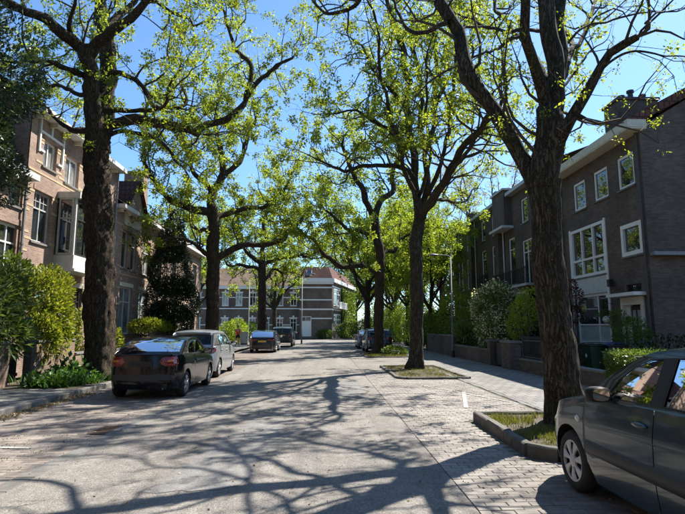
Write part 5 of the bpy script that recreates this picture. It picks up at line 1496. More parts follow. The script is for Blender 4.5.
black_paint = paint('black_paint', (.004, .0045, .007), .0, .16, .01, .3)
silver_paint = paint('silver_paint', (.335, .34, .345), .5, .38, .10)
navy_paint = paint('slate_paint', (.016, .019, .026), .35, .28, .06)
brown_paint = paint('olive_brown_paint', (.030, .027, .022), .4, .32, .08)
blue_paint = paint('blue_grey_paint', (.06, .08, .11), .45, .30, .08)
car('hatchback_car', (3.28, 4.06, 0), 'dark grey-green hatchback with seven-spoke wheel covers beside the grassy tree pit, cut by the frame', S_near, near_paint, G_CR, hubcap_m)
black_paint.node_tree.nodes['Principled BSDF'].inputs['Specular IOR Level'].default_value = .3
S_coupe = dict(L=3.95, W=1.70, yf=1.12, yr=-1.33, R=.30, spokes=5, rslope=.05, fslope=.22, rr=.5, tap=.20, bowr=.14,
    belt=[(-1.97, .985), (-1.6, .985), (-1.0, .96), (.5, .93), (.95, .90), (1.5, .80), (1.97, .64)],
    prof=[(-1.66, .99), (-1.35, 1.14), (-1.0, 1.27), (-.6, 1.345), (-.1, 1.36), (.25, 1.30), (.6, 1.12), (.95, .91)],
    windows=[win((.58, .96), (-.50, .985), (-.42, 1.275), (-.05, 1.30), (.2, 1.25), (.42, 1.10)), win((-.58, .99), (-1.12, 1.005), (-.95, 1.16), (-.75, 1.235), (-.52, 1.265))],
    wind=(.25, .90), rear=(-1.56, -.92), seams=[.80, -.62], doors=[(-.62, .80)], mirror=(.93, .42, 1.0), bumper=(.44, .56),
    tail=[(.16, .60, .745, .955, 'amber')], spoiler=(-1.93, .99, .62), plate=(-2.10, .80, plastic), wiper=(-1.64, 1.03), exhaust=True, head=(.3, .55, .54, .66), rhead=False)
car('coupe_car', (-4.10, 13.98, 0), 'black coupe with round red tail lamps parked beside the huge tree', S_coupe, black_paint, G_CL)
S_city = dict(L=3.80, W=1.69, yf=1.23, yr=-1.25, R=.30, spokes=6, rslope=.16, fslope=.20, rr=.42,
    belt=[(-1.9, .95), (-1.5, 1.03), (-.5, 1.0), (.7, .97), (1.15, .93), (1.5, .84), (1.9, .66)],
    prof=[(-1.78, .98), (-1.66, 1.25), (-1.48, 1.44), (-.9, 1.50), (-.2, 1.50), (.3, 1.44), (.75, 1.22), (1.18, .94)],
    windows=[win((.75, 1.0), (-.28, 1.035), (-.25, 1.40), (.1, 1.40), (.35, 1.33), (.58, 1.17)), win((-.36, 1.04), (-1.25, 1.08), (-1.12, 1.34), (-.8, 1.39), (-.33, 1.405))],
    wind=(.32, 1.13), rear=(-1.74, -1.50), seams=[.92, -.32, -1.18], doors=[(-.32, .92), (-1.18, -.32)], mirror=(.94, .62, 1.06), mirror_mat=plastic, bumper=(.30, .46),
    tail=[(.22, .72, .80, 1.0)], head=(.3, .55, .56, .70), spoiler=(-1.60, 1.44, .55), wiper=(-1.80, 1.0), rglass=car_glass_dark)
car('city_car', (-4.29, 18.75, 0), 'silver small hatchback with red tail lamps parked ahead of the black coupe', S_city, silver_paint, G_CL)
S_hatch = dict(L=4.25, W=1.78, yf=1.33, yr=-1.28, R=.315, spokes=5, rslope=.20, fslope=.2, rr=.42,
    belt=[(-2.12, .93), (-1.7, .99), (-.4, .97), (.8, .94), (1.2, .90), (1.7, .80), (2.12, .64)],
    prof=[(-1.98, .96), (-1.72, 1.20), (-1.45, 1.36), (-.8, 1.43), (0, 1.42), (.4, 1.34), (.8, 1.12), (1.22, .91)],
    windows=[win((.75, .97), (-.25, 1.0), (-.22, 1.33), (.1, 1.32), (.35, 1.26), (.6, 1.11)), win((-.33, 1.0), (-1.35, 1.04), (-1.1, 1.26), (-.8, 1.32), (-.3, 1.335))],
    wind=(.42, 1.17), rear=(-1.92, -1.50), seams=[.95, -.29, -1.15], doors=[(-.29, .95), (-1.15, -.29)], mirror=(.98, .62, 1.02), bumper=(.28, .40),
    tail=[(.15, .50, .77, .90)], plate=(-2.16, .74, plate_yellow), head=(.3, .55, .56, .68), rglass=car_glass_dark)
car('hatchback_car', (-4.06, 36.1, 0), 'dark slate hatchback with yellow plate ahead of the silver car', S_hatch, navy_paint, G_CL)
S_suv = dict(L=4.60, W=1.88, yf=1.40, yr=-1.36, R=.37, spokes=5, sill=.32, rslope=.10, fslope=.14, rr=.36, tum=.26,
    belt=[(-2.3, 1.06), (-1.8, 1.13), (-.4, 1.11), (.8, 1.09), (1.15, 1.06), (1.7, .98), (2.3, .80)],
    prof=[(-2.16, 1.10), (-2.02, 1.42), (-1.85, 1.62), (-1.0, 1.71), (0, 1.71), (.3, 1.64), (.75, 1.36), (1.2, 1.07)],
    windows=[win((.72, 1.12), (-.28, 1.15), (-.25, 1.58), (.1, 1.58), (.32, 1.50), (.55, 1.32)), win((-.36, 1.15), (-1.28, 1.17), (-1.24, 1.57), (-.34, 1.59)), win((-1.36, 1.18), (-1.86, 1.22), (-1.74, 1.52), (-1.32, 1.57))],
    wind=(.32, 1.15), rear=(-2.12, -1.88), seams=[.95, -.32, -1.25], doors=[(-.32, .95), (-1.25, -.32)], mirror=(1.05, .62, 1.18), bumper=(.40, .60),
    tail=[(.08, .82, .82, 1.10)], plate=(-2.34, .98, plate_yellow), head=(.25, .6, .7, .84), rglass=car_glass_dark)
car('suv', (-3.62, 46.2, 0), 'olive-brown off-road wagon parked furthest along the terrace kerb, beside the lamp post', S_suv, brown_paint, G_CL)
S_cross = dict(S_suv); S_cross.update(L=4.3, W=1.80, yf=1.3, yr=-1.28, sill=.25, R=.34,
    belt=[(-2.15, .98), (-1.7, 1.05), (-.4, 1.03), (.8, 1.0), (1.15, .97), (1.7, .88), (2.15, .70)],
    prof=[(-2.02, 1.02), (-1.88, 1.32), (-1.7, 1.5), (-1.0, 1.58), (0, 1.58), (.3, 1.52), (.75, 1.26), (1.2, .98)],
    windows=[win((.72, 1.03), (-.28, 1.06), (-.25, 1.46), (.1, 1.46), (.32, 1.39), (.55, 1.22)), win((-.36, 1.06), (-1.3, 1.09), (-1.2, 1.43), (-.34, 1.47))],
    rear=(-1.98, -1.73), tail=[(.1, .75, .80, 1.02)], plate=(-2.2, .8, plate_yellow), mirror=(1.0, .62, 1.1), seams=[.95, -.32, -1.2], doors=[(-.32, .95), (-1.2, -.32)], head=(.25, .6, .62, .76))
car('crossover_car', (3.56, 36.0, 0), 'dark blue crossover half hidden behind the far pit tree', S_cross, navy_paint, G_CR)
car('hatchback_car', (3.42, 42.2, 0), 'blue-grey hatchback parked ahead of the dark crossover', S_hatch, blue_paint, G_CR)
# ------------------------------------------------------------------ far trees
G_FAR = 'trees beyond the parked cars and gardens'
def FT(x, y, h, r, spread, n, seed, label, lm=leaf_far, **k):
    kw = dict(sub_gap=1.0, sub_len=(1.4, 3.2), twig_gap=.6, twig_len=(.5, 1.3), per=9, leaf=.24, clump=.34, sides=8, trunk_sides=14, flare=.4)
    kw.update(k)
    t, n_ = make_tree('garden_tree', auto_limbs(x, y, h, r, spread, n, seed), label, G_FAR, bark_far, lm, seed, **kw)
    return t
FT(3.9, 47.5, 14, .32, 5.0, 6, 41, 'street tree standing beyond the dark crossover, trunk behind the far pit tree')
FT(-6.1, 63.0, 13, .30, 5.0, 6, 42, 'tree at the cross street corner beyond the off-road wagon')
FT(7.9, 38.5, 9.5, .18, 3.2, 6, 43, 'round leafy garden tree behind the lamp post on the bay side', leaf_far, per=20, leaf=.17, clump=.24, sub_gap=.5)
FT(7.8, 48.5, 11.0, .22, 4.0, 7, 44, 'dense garden tree beyond the old row, next to the hedge', leaf_far, per=20, leaf=.20, clump=.28, sub_gap=.5)
FT(8.2, 60.0, 13.0, .25, 5.0, 6, 45, 'tall green tree at the corner of the cross street', leaf_far, per=18, leaf=.23, sub_gap=.55)
FT(10.5, 84.0, 15.0, .3, 6.0, 7, 46, 'broad green tree beyond the cross street beside the ivy wall', leaf_mid, leaf=.32, clump=.45)
FT(20.0, 86.0, 16.0, .3, 6.5, 7, 47, 'broad green tree beyond the cross street, further along', leaf_mid, leaf=.32, clump=.45)
FT(6.5, 108.0, 17.0, .35, 7.0, 7, 48, 'distant green tree behind the red mansard', leaf_mid, leaf=.4, clump=.5)
FT(17.5, 52.0, 20.0, .3, 5.5, 7, 49, 'tall pale tree just in catkin rising behind the old row houses', leaf_pale, bare=.35, leaf=.17, per=7, clump=.3)
FT(15.0, 66.0, 20.0, .3, 5.5, 7, 50, 'pale thin-leaved tree rising above the far end of the old row', leaf_pale, bare=.3, leaf=.2, per=7, clump=.3)
FT(-14.0, 56.0, 14.0, .3, 5.5, 7, 51, 'leafy tree standing behind the end of the rose brick terrace', leaf_far)

for i, (x, y, h, w, lab) in enumerate(((9.5, 79.0, 3.0, 3.4, 'large green shrub beyond the cross street next to the ivy wall'), (17.0, 79.5, 3.6, 4.0, 'large green shrub mass beyond the cross street, in the middle'), (25.5, 80.0, 3.8, 4.5, 'large green shrub mass beyond the cross street, furthest out'), (12.5, 92.0, 5.5, 5.0, 'tall thicket behind the shrubs across the street'), (9.0, 112.0, 8.0, 9.0, 'tall dense thicket closing the view past the ivy wall'), (30.0, 108.0, 8.0, 10.0, 'tall dense thicket further along past the ivy wall'), (33.0, 92.0, 6.0, 8.0, 'tall distant thicket at the far edge of the cross street'), (-28.0, 84.0, 5.0, 8.0, 'tall thicket beyond the long wing of the corner building'))):
    bush('roadside_shrub', (x, y, 0), [(0, 0, h * .5, w, 1.6, h * .55, 2200), (-w * .5, .5, h * .6, w * .6, 1.5, h * .5, 1300), (w * .5, -.3, h * .45, w * .6, 1.5, h * .5, 1300)], .32, leaf_mid if i % 2 else leaf_far, lab, 'shrub', 'shrubs across the street', seed=130 + i)
for i, (x, y, lab) in enumerate(((8.9, 33.5, 'leafy shrub beneath the round garden tree'), (8.3, 44.0, 'leafy shrub between the two dense garden trees'), (8.2, 53.5, 'leafy shrub beyond the dense garden tree'), (8.0, 60.5, 'leafy shrub at the foot of the tall corner tree'))):
    bush('garden_shrub', (x, y, 0), [(0, 0, 2.2, 1.3, 1.8, 1.6, 2400), (.1, 1.5, 3.2, 1.1, 1.5, 1.3, 1600), (-.2, -1.3, 1.6, 1.0, 1.2, 1.2, 1200)], .17, leaf_far, lab, 'shrub', 'leafy shrubs in the far gardens', seed=140 + i)
# ------------------------------------------------------------------ gardens on the terrace side
def garden_wall(x, y0, y1, z0, z1, mat, label, name='garden_wall', coping=True, t=.22):
    w = empty(name, (x, y0, 0), label, 'wall')
    MB().box(x - t / 2, x + t / 2, y0, y1, z0, z1).build('brickwork', mat, w, True)
    if coping:
        n = max(1, round((y1 - y0) / .8)); l = (y1 - y0) / n
        for k in range(n): MB().box(x - t / 2 - .03, x + t / 2 + .03, y0 + k * l + .004, y0 + (k + 1) * l - .004, z1 + .002, z1 + .06).build('coping_stone', concrete, w, True)
    return w
garden_wall(-8.2, 5.5, 13.75, 0, 1.2, brick_wall, 'sunlit brick garden wall under the drooping bush, nearest to the viewer')
garden_wall(-8.2, 14.75, 17.2, 0, 1.2, brick_wall, 'sunlit brick garden wall under the golden bush, beside the dark gate')
gt = empty('garden_gate', (-8.45, 13.78, 0), 'dark wooden garden gate between the two sunlit brick walls', 'gate')
for k in range(6): MB().box(-8.5, -8.46, 13.78 + k * .158, 13.93 + k * .158, .14, 1.15).build('plank', dark_wood, gt, True)
for z in (.3, .95): MB().box(-8.455, -8.42, 13.78, 14.72, z, z + .09).build('ledge', dark_wood, gt, True)
garden_wall(-8.2, 17.3, 24.2, 0, .75, brick_wall, 'low brick garden wall behind the black coupe')
garden_wall(-8.2, 24.4, 40.5, 0, .45, brick_wall, 'low brick plinth wall carrying the iron railing along the terrace')
def railing(x, y0, y1, z0, z1, label, gap=.14):
    r = empty('iron_railing', (x, y0, 0), label, 'railing', 'iron railings')
    MB().box(x - .015, x + .015, y0, y1, z1 - .12, z1 - .085).build('rail', iron, r, True)
    MB().box(x - .015, x + .015, y0, y1, z0 + .06, z0 + .095).build('rail', iron, r, True)
    n = int((y1 - y0) / gap); proto = None
    for k in range(n + 1):
        if proto is None:
            proto = MB().box(-.011, .011, -.011, .011, z0, z1).quad((-.02, -.02, z1), (.02, -.02, z1), (0, 0, z1 + .07)).quad((.02, -.02, z1), (.02, .02, z1), (0, 0, z1 + .07)).quad((.02, .02, z1), (-.02, .02, z1), (0, 0, z1 + .07)).quad((-.02, .02, z1), (-.02, -.02, z1), (0, 0, z1 + .07)).build('railing_bar', iron, r)
            o = proto
        else:
            o = proto.copy(); col.objects.link(o)
        o.location = (0, k * gap, 0)
    for y in (y0, y1): MB().box(x - .03, x + .03, y - .03, y + .03, z0, z1 + .1).build('post', iron, r, True)
    return r
railing(-8.2, 24.6, 40.3, .5, 1.35, 'black iron railing in front of the rose brick terrace, behind the silver car')

bush('garden_bush', (-8.75, 12.9, 0), [(0, .2, 2.0, .85, 1.3, 1.3, 2600), (.35, .9, 1.5, .55, .7, .75, 1200), (-.2, -.9, 2.2, .8, 1.1, 1.3, 1500), (.25, 1.2, 2.6, .6, .6, .7, 900)], .24, leaf_droop, 'large bush with long pale drooping leaves over the brick wall at the frame edge', aspect=.2, seed=61)
bush('garden_bush', (-8.55, 15.9, 0), [(0, 0, 2.1, .75, 1.2, 1.25, 3600), (.35, -.5, 1.4, .45, .6, .6, 1500), (-.1, .6, 2.7, .6, .8, .9, 1800), (.3, .35, 1.7, .45, .6, .9, 1500)], .12, leaf_yellow, 'golden yellow-green bush over the brick wall beside the dark gate', aspect=.5, seed=62)
bush('garden_bush', (-9.1, 14.6, 0), [(0, 0, 2.2, .65, .8, 1.1, 2200), (.1, .5, 3.0, .5, .6, .7, 1200)], .13, leaf_mid, 'darker green bush rising between the drooping bush and the golden bush', aspect=.5, seed=63)
bush('garden_shrub', (-8.9, 19.8, 0), [(0, 0, 1.3, .6, 1.3, 1.0, 2200), (.2, 1.5, 1.0, .5, .8, .7, 1000)], .12, leaf_yellow, 'small yellowish shrub behind the low wall right beside the huge trunk', seed=64)
bush('garden_shrub', (-8.75, 25.8, 0), [(0, 0, 1.75, .75, .9, .32, 1900), (.2, 1.6, 1.7, .6, .9, .3, 1600), (0, 2.9, 1.7, .6, .7, .3, 900)], .14, leaf_yellow, 'flat-topped lime green shrub showing above the iron railing', seed=65, stems=6)
# evergreens
bush('evergreen_tree', (-9.2, 12.3, 0), [(0, 0, 6.2, 1.5, 1.6, 1.5, 8200), (.3, .4, 7.8, 1.5, 1.5, 1.4, 7600), (-.2, 0, 9.3, 1.2, 1.2, 1.1, 2600), (.6, .7, 5.5, .9, .9, .8, 2000), (-.4, -.6, 4.6, 1.1, 1.2, 1.0, 1600)], .13, leaf_conifer, 'tall dark glossy evergreen at the frame edge above the drooping bush', 'tree', seed=66, aspect=.35, stems=5, lump=.3)
bush('evergreen_tree', (-8.45, 28.6, 0), [(0, 0, 1.7, 1.3, 1.4, 1.4, 9000), (.1, .1, 3.1, 1.35, 1.4, 1.4, 10000), (-.1, 0, 4.7, 1.15, 1.2, 1.4, 8000), (0, 0, 6.1, .85, .9, 1.2, 5000), (.05, 0, 7.2, .5, .55, .9, 2000), (.7, -.3, 3.6, .5, .6, .5, 1200), (-.6, -.4, 2.3, .5, .6, .6, 1300)], .13, leaf_dark, 'dark conical evergreen in front of the rose brick terrace', 'tree', seed=67, aspect=.4, lump=.35)
# hedges and shrubs further along
G_H = 'shrubs and hedges along the far gardens'
bush('garden_shrub', (-8.6, 47.5, 0), [(0, 0, 1.1, .9, 2.0, .9, 1800), (.3, 2.6, 1.4, 1.0, 1.6, 1.1, 1800), (0, 5, 1.0, .9, 1.6, .9, 1300)], .17, leaf_far, 'leafy yellow-green garden shrubs behind the runner', group=G_H, seed=68)
bush('garden_shrub', (-9.0, 57.0, 0), [(0, 0, 1.1, 1.2, 3.0, 1.1, 1800), (.3, 4.6, 1.2, 1.2, 2.6, 1.1, 1600)], .24, leaf_bush, 'green garden shrubs near the cross street corner behind the white cabinet', group=G_H, seed=69)
bush('hedge', (4.6, 75.0, 0), [(-1.5, 0, 1.2, 1.6, .7, 1.2, 1800), (1.2, .5, 1.5, 1.8, .8, 1.4, 2400), (4.2, 1.5, 1.4, 2.0, .9, 1.4, 2200), (-4.6, .2, .7, 1.2, .5, .7, 900)], .22, leaf_mid, 'dark green hedge at the foot of the corner building across the street', 'hedge', group=G_H, seed=70)
for i, (y, h, rx, lab) in enumerate(((31.5, 2.0, .8, 'clipped green hedge behind the lamp post'), (36.5, 2.7, .95, 'tall green hedge beside the far parked cars'), (42.0, 2.4, .9, 'green hedge further along past the blue-grey hatchback'), (48.5, 2.6, 1.0, 'green hedge next to the dense garden tree'), (57.0, 2.2, 1.0, 'green hedge running to the cross street corner'))):
    bush('hedge', (8.25, y, 0), [(0, -1.6, h * .55, rx, 1.6, h * .55, 1700), (0, .6, h * .6, rx, 1.7, h * .56, 1700), (.1, 2.6, h * .5, rx, 1.5, h * .5, 1300)], .17, leaf_mid if i % 2 else leaf_bush, lab, 'hedge', G_H, seed=71 + i)

# ------------------------------------------------------------------ gardens on the bay side
bush('flowering_shrub', (8.45, 25.2, 0), [(0, 0, 2.0, 1.25, 1.7, 1.6, 6500), (-.35, -1.2, 1.4, .85, 1.0, 1.2, 2600), (.3, 1.5, 2.2, .9, 1.1, 1.2, 2200), (0, -.4, 3.0, .8, 1.0, .8, 1800)], .13, leaf_bush, 'large shrub covered in white blossom behind the garden wall', 'shrub', seed=81, extra=(blossom, .085, .085, .8))
bush('garden_shrub', (8.05, 20.6, 0), [(0, .1, 2.2, .55, .7, .7, 850), (.15, -.4, 2.7, .45, .5, .5, 520), (-.15, .5, 1.7, .4, .5, .5, 480)], .12, leaf_far, 'thin light green shrub on bare stems beside the garden gate', seed=82, stems=7)
bush('garden_shrub', (10.2, 23.6, 0), [(0, 0, 1.2, .9, 1.4, 1.0, 2400), (.4, 2, 1.1, .7, 1.2, .9, 1500)], .12, leaf_dark, 'dark shrub below the iron balcony', seed=83)
bush('purple_shrub', (9.55, 19.6, 0), [(0, 0, 2.75, .38, .4, .48, 620), (.15, .2, 2.1, .28, .3, .35, 330), (-.1, -.1, 3.2, .25, .25, .25, 180)], .10, leaf_purple, 'thin purple-leaved shrub in front of the ground floor window', 'shrub', seed=84, stems=3)
bush('garden_shrub', (10.95, 18.35, 0), [(0, 0, 1.3, .55, .6, .75, 2200), (.2, -.3, .9, .55, .6, .7, 1700), (-.15, .35, 1.7, .35, .4, .6, 800)], .09, leaf_mid, 'bushy green shrub growing against the white front door', seed=85, aspect=.35)
bush('garden_shrub', (10.3, 15.0, 0), [(0, 0, .7, 1.3, 1.2, .7, 2400)], .10, leaf_dark, 'low dark shrub between the clipped hedge and the gable wall', seed=86)
hg = empty('hedge', (7.3, 12.2, 0), 'low clipped box hedge behind the grey hatchback roof', 'hedge')
rng = np.random.default_rng(88); k = 15000
P = rng.random((k, 3)) * np.array([3.6, 1.3, 1.0]); face = rng.integers(0, 5, k)
P[face == 0, 2] = 1.0; P[face == 1, 1] = 0; P[face == 2, 1] = 1.3; P[face == 3, 0] = 0
P += rng.normal(scale=.035, size=P.shape)
C = P + np.array([7.25, 12.0, 0.0]); D = unit(rng.normal(size=(k, 3)) + np.stack([(face == 3) * -1.2, (face == 1) * -1.2 + (face == 2) * 1.2, (face == 0) * 1.2], 1))
leaf_mesh('foliage', C, D, .06, leaf_bush, hg, True, .55, rng=rng)
MB().box(7.38, 10.7, 12.12, 13.2, .02, .92).build('inner_twigs', mat_noise('hedge_core', (.012, .015, .008), (.03, .03, .015), 30, .95, .5, 60, .02), hg, True)

garden_wall(7.42, 13.4, 19.4, 0, .42, brick_dark, 'low dark brick wall carrying the railing in front of the bins')
railing(7.42, 15.6, 19.3, .48, 1.25, 'black iron railing on the low dark wall beside the gate pier')
def pier(y, label, w=.45):
    p = empty('gate_pier', (7.42, y, 0), label, 'pier', 'brick piers of the garden gate')
    MB().box(7.2, 7.64, y - w / 2, y + w / 2, 0, 1.02).build('brickwork', brick_dark, p, True)
    MB().box(7.15, 7.69, y - w / 2 - .05, y + w / 2 + .05, 1.022, 1.10).build('cap_stone', concrete, p, True)
pier(20.6, 'wide brick gate pier on the side of the thin light green shrub', 1.0); pier(22.75, 'brick gate pier on the side of the flowering shrub', .4)
gg = empty('garden_gate', (7.42, 21.15, 0), 'narrow black gate between the two brick piers', 'gate')
for k in range(9): MB().box(7.40, 7.44, 21.17 + k * .152, 21.30 + k * .152, .08, .98).build('plank', iron, gg, True)
garden_wall(7.42, 23.0, 29.5, 0, .62, brick_dark, 'dark brick garden wall under the flowering shrub')
garden_wall(7.42, 29.6, 37.0, 0, 1.15, brick_dark, 'dark brick garden wall beyond the lamp post')
# tarpaulin over something upright behind the railing
tp = MB(); P = []
rnd = random.Random(9)
for i in range(9):
    t = i / 8; row = []
    for j in range(15):
        a = 2 * math.pi * j / 14
        r = (1 - t ** 2.6) * (1 + .12 * math.sin(3 * a + 4 * t)); row.append((8.25 + .42 * r * math.cos(a), 18.2 + .75 * r * math.sin(a), .1 + 1.12 * t))
    P.append(row)
tpo = empty('bicycle_cover', (8.25, 18.2, 0), 'dark blue tarpaulin draped over a bicycle shape behind the iron railing', 'tarpaulin')
tp.grid(P).build('sheet', mat_plain('navy_tarpaulin', (.012, .02, .06), .4), tpo, True, smooth=True)
MB().tube([(8.25 + .3 * math.cos(a), 18.2 + .55 * math.sin(a), .5 + .06 * math.sin(3 * a)) for a in np.linspace(0, 6.28, 20)], .012, 5).build('strap', iron, tpo, True)

def wheelie_bin(x, y, label, mat, lid_mat):
    b = empty('wheelie_bin', (x, y, 0), label, 'bin', 'wheelie bins', R(-90))
    m = MB(); P = []
    for z, w, d in ((.06, .22, .24), (.12, .23, .25), (.95, .29, .33), (.97, .31, .35), (1.02, .31, .35)):
        P.append([(-w, -d, z), (w, -d, z), (w, d, z), (-w, d, z), (-w, -d, z)])
    m.grid(P); m.build('body', mat, b)
    m = MB(); P = []
    for y_ in np.linspace(-.37, .40, 7): P.append([(x_, y_, 1.025 + .05 * (1 - (x_ / .33) ** 2) + .035 * (1 - ((y_) / .42) ** 2)) for x_ in np.linspace(-.33, .33, 7)])
    m.grid(P, True); m.box(-.33, .33, -.38, -.35, .99, 1.035); m.build('lid', lid_mat, b, smooth=False)
    MB().tube([(-.27, .42, 1.0), (.27, .42, 1.0)], .018, 8).build('handle', plastic, b)
    for sx in (-.27, .27): MB().lathe([(.1, -.025), (.1, .025), (.0, .025)], (sx, .28, .1), 16, 'x').build('wheel', tyre_m, b)
    MB().quad((-.09, -.337, .62), (0, -.337, .53), (.09, -.337, .62), (0, -.337, .71)).build('sticker', white, b)
    return b
bin_green = mat_plain('green_plastic', (.010, .045, .022), .45); bin_blue = mat_plain('blue_plastic', (.012, .030, .12), .4); bin_navy = mat_plain('dark_blue_plastic', (.012, .014, .030), .45)
wheelie_bin(9.75, 18.55, 'dark green wheelie bin standing nearer the big mossy trunk', bin_green, bin_green)
wheelie_bin(10.25, 18.25, 'dark wheelie bin with blue lid next to the green one', bin_navy, bin_blue)

# grass and weeds in the tree pits, ground cover round the huge tree, litter in the gutter
rng = np.random.default_rng(90)
def pit_grass(name, x0, x1, y0, y1, z, n, h, label, clear, thr=-.1, seed=1):
    pts = []
    while len(pts) < n:
        x, y = rng.uniform(x0, x1), rng.uniform(y0, y1)
        if (x - clear[0]) ** 2 + (y - clear[1]) ** 2 < clear[2] ** 2: continue
        if mnoise.noise(Vector((x * 1.7, y * 1.7, seed))) < thr and rng.random() < .8: continue
        pts.append((x, y, z))
    o = blades(name, pts, h, grass_m, seed); tag(o, label, 'grass', kind='stuff')
pit_grass('grass', 2.72, 4.7, 6.55, 9.1, .105, 5600, .075, 'short grass in the kerbed pit of the big mossy tree', (3.83, 8.33, .5), .02)
pit_grass('grass', 2.45, 4.5, 16.75, 21.8, .015, 2000, .09, 'patchy grass in the middle tree pit', (3.55, 20.6, .5), .3, 2)
pit_grass('grass', 2.4, 4.6, 28.8, 32.4, .015, 2500, .14, 'rough grass in the far tree pit', (3.2, 31.5, .5), -.2, 3)
mound = bush('pit_weeds', (4.1, 30.6, .06), [(0, 0, .12, .75, .8, .35, 1500)], .12, leaf_bush, 'weedy mound beside the far pit tree', 'weeds', seed=91, stems=1)
gc = empty('ground_cover', (-7.1, 15.0, .1), 'lush green leafy ground cover at the foot of the huge gnarled tree', 'ground cover', kind='stuff')
pts = []
while len(pts) < 4200:
    x, y = rng.uniform(-8.0, -6.1), rng.uniform(13.35, 18.5)
    e = ((x + 7.05) / .95) ** 2 + ((y - 15.7) / 2.6) ** 2
    if e > 1 or (x + 6.7) ** 2 + (y - 15.6) ** 2 < .4: continue
    pts.append((x, y, .12 + abs(rng.normal(0, .22)) * (1.15 - e)))
C = np.array(pts); D = unit(rng.normal(size=C.shape) + np.array([0.2, -.3, .5]))
leaf_mesh('leaves', C, D, .17, leaf_ivy, gc, True, .6, rng=rng)
blades_o = blades('tall_blades', [(rng.uniform(-7.9, -6.2), rng.uniform(13.5, 17.5), .12) for _ in range(700)], .38, leaf_ivy, 5, gc, .03)
sheet('tree_bed_soil', [(-8.05, 13.2), (-6.08, 13.2), (-6.08, 19.0), (-8.05, 19.0)], .121, soil)
k = 900
yy = rng.uniform(9.0, 13.3, k); xx = -5.88 + np.abs(rng.normal(0, .16, k))
C = np.stack([xx, yy, np.full(k, .012)], 1); D = unit(np.stack([rng.normal(size=k), rng.normal(size=k), rng.normal(scale=.25, size=k)], 1))
tag(leaf_mesh('leaf_litter', C, D, .05, litter_m, None, False, .6, rng=rng), 'dry fallen leaf litter gathered along the raised kerb', 'litter', kind='stuff')
k = 1500
xx = rng.uniform(-5.5, 4.2, k); yy = rng.uniform(4.8, 22, k)
C = np.stack([xx, yy, np.full(k, .014) + .02 * (1 - np.clip((xx + .88) / 2.24, -1, 1) ** 2)], 1); D = unit(np.stack([rng.normal(size=k), rng.normal(size=k), rng.normal(scale=.2, size=k)], 1))
tag(leaf_mesh('fallen_catkins', C, D, .03, litter_m, None, False, .6, rng=rng), 'small dry bits scattered over the road and bays', 'litter', kind='stuff')
# moss in the joints of the red strip
pts = [(rng.uniform(-5.6, -3.5), rng.uniform(6.0, 8.2), -.01) for _ in range(900)]
pts = [p for p in pts if mnoise.noise(Vector((p[0] * 2.5, p[1] * 2.5, 4))) > .08]
tag(blades('joint_moss', pts, .03, grass_m, 6), 'tufts of moss and grass in the joints of the red bricks', 'moss', kind='stuff')
# ------------------------------------------------------------------ street furniture
def lamp_post(x, y, h, label, arm=None):
    l = empty('lamp_post', (x, y, 0), label, 'lamp post', 'slim grey lamp posts')
    MB().tube([(x, y, 0), (x, y, .9), (x, y, .92), (x, y, h)], [.07, .07, .05, .038], 12).build('pole', lamp_grey, l, True, smooth=True)
    MB().tube([(x, y, -.02), (x, y, .35)], .092, 12).build('base_sleeve', iron, l, True)
    a = arm or (-1, 0, .9)
    tip = (x + a[0] * a[2], y + a[1] * a[2], h + .12)
    ar = MB().tube([(x, y, h - .02), (x + a[0] * .15, y + a[1] * .15, h + .08), tip], .03, 8).build('arm', lamp_grey, l, True)
    hd = MB(); P = []
    for i in range(7):
        t = i / 6; w = .13 * math.sin(math.pi * (.12 + .76 * t)) ; cx, cy = tip[0] + a[0] * t * .55, tip[1] + a[1] * t * .55
        P.append([(cx - a[1] * w * math.cos(q), cy + a[0] * w * math.cos(q), tip[2] + .07 * math.sin(q) * (w / .13)) for q in np.linspace(0, 2 * math.pi, 11)])
    hd.grid(P); hd.build('head', lamp_grey, l, True, smooth=True)
    return l
lamp_post(7.12, 28.8, 5.6, 'slim grey lamp post standing by the garden wall with the hedge', (-1, 0, .7))
lamp_post(-2.35, 53.0, 7.0, 'slim grey lamp post ahead of the off-road wagon', (1, 0, .8))
lamp_post(-7.6, 52.0, 6.6, 'slim grey lamp post on the pavement behind the runner', (1, 0, .6))
# white cabinet by the pavement
cb = empty('utility_cabinet', (-7.35, 48.0, .115), 'small white utility cabinet on the pavement near the runner', 'cabinet')
MB().box(-.35, .35, -.2, .2, .1, 1.1).build('body', pale_grey, cb, bevel=.02)
MB().box(-.38, .38, -.23, .23, 1.103, 1.16).build('lid', white, cb, bevel=.01); MB().box(-.3, .3, -.17, .17, -.02, .1).build('plinth', concrete, cb)
MB().box(.2, .24, -.215, -.202, .55, .7).build('handle', iron, cb)

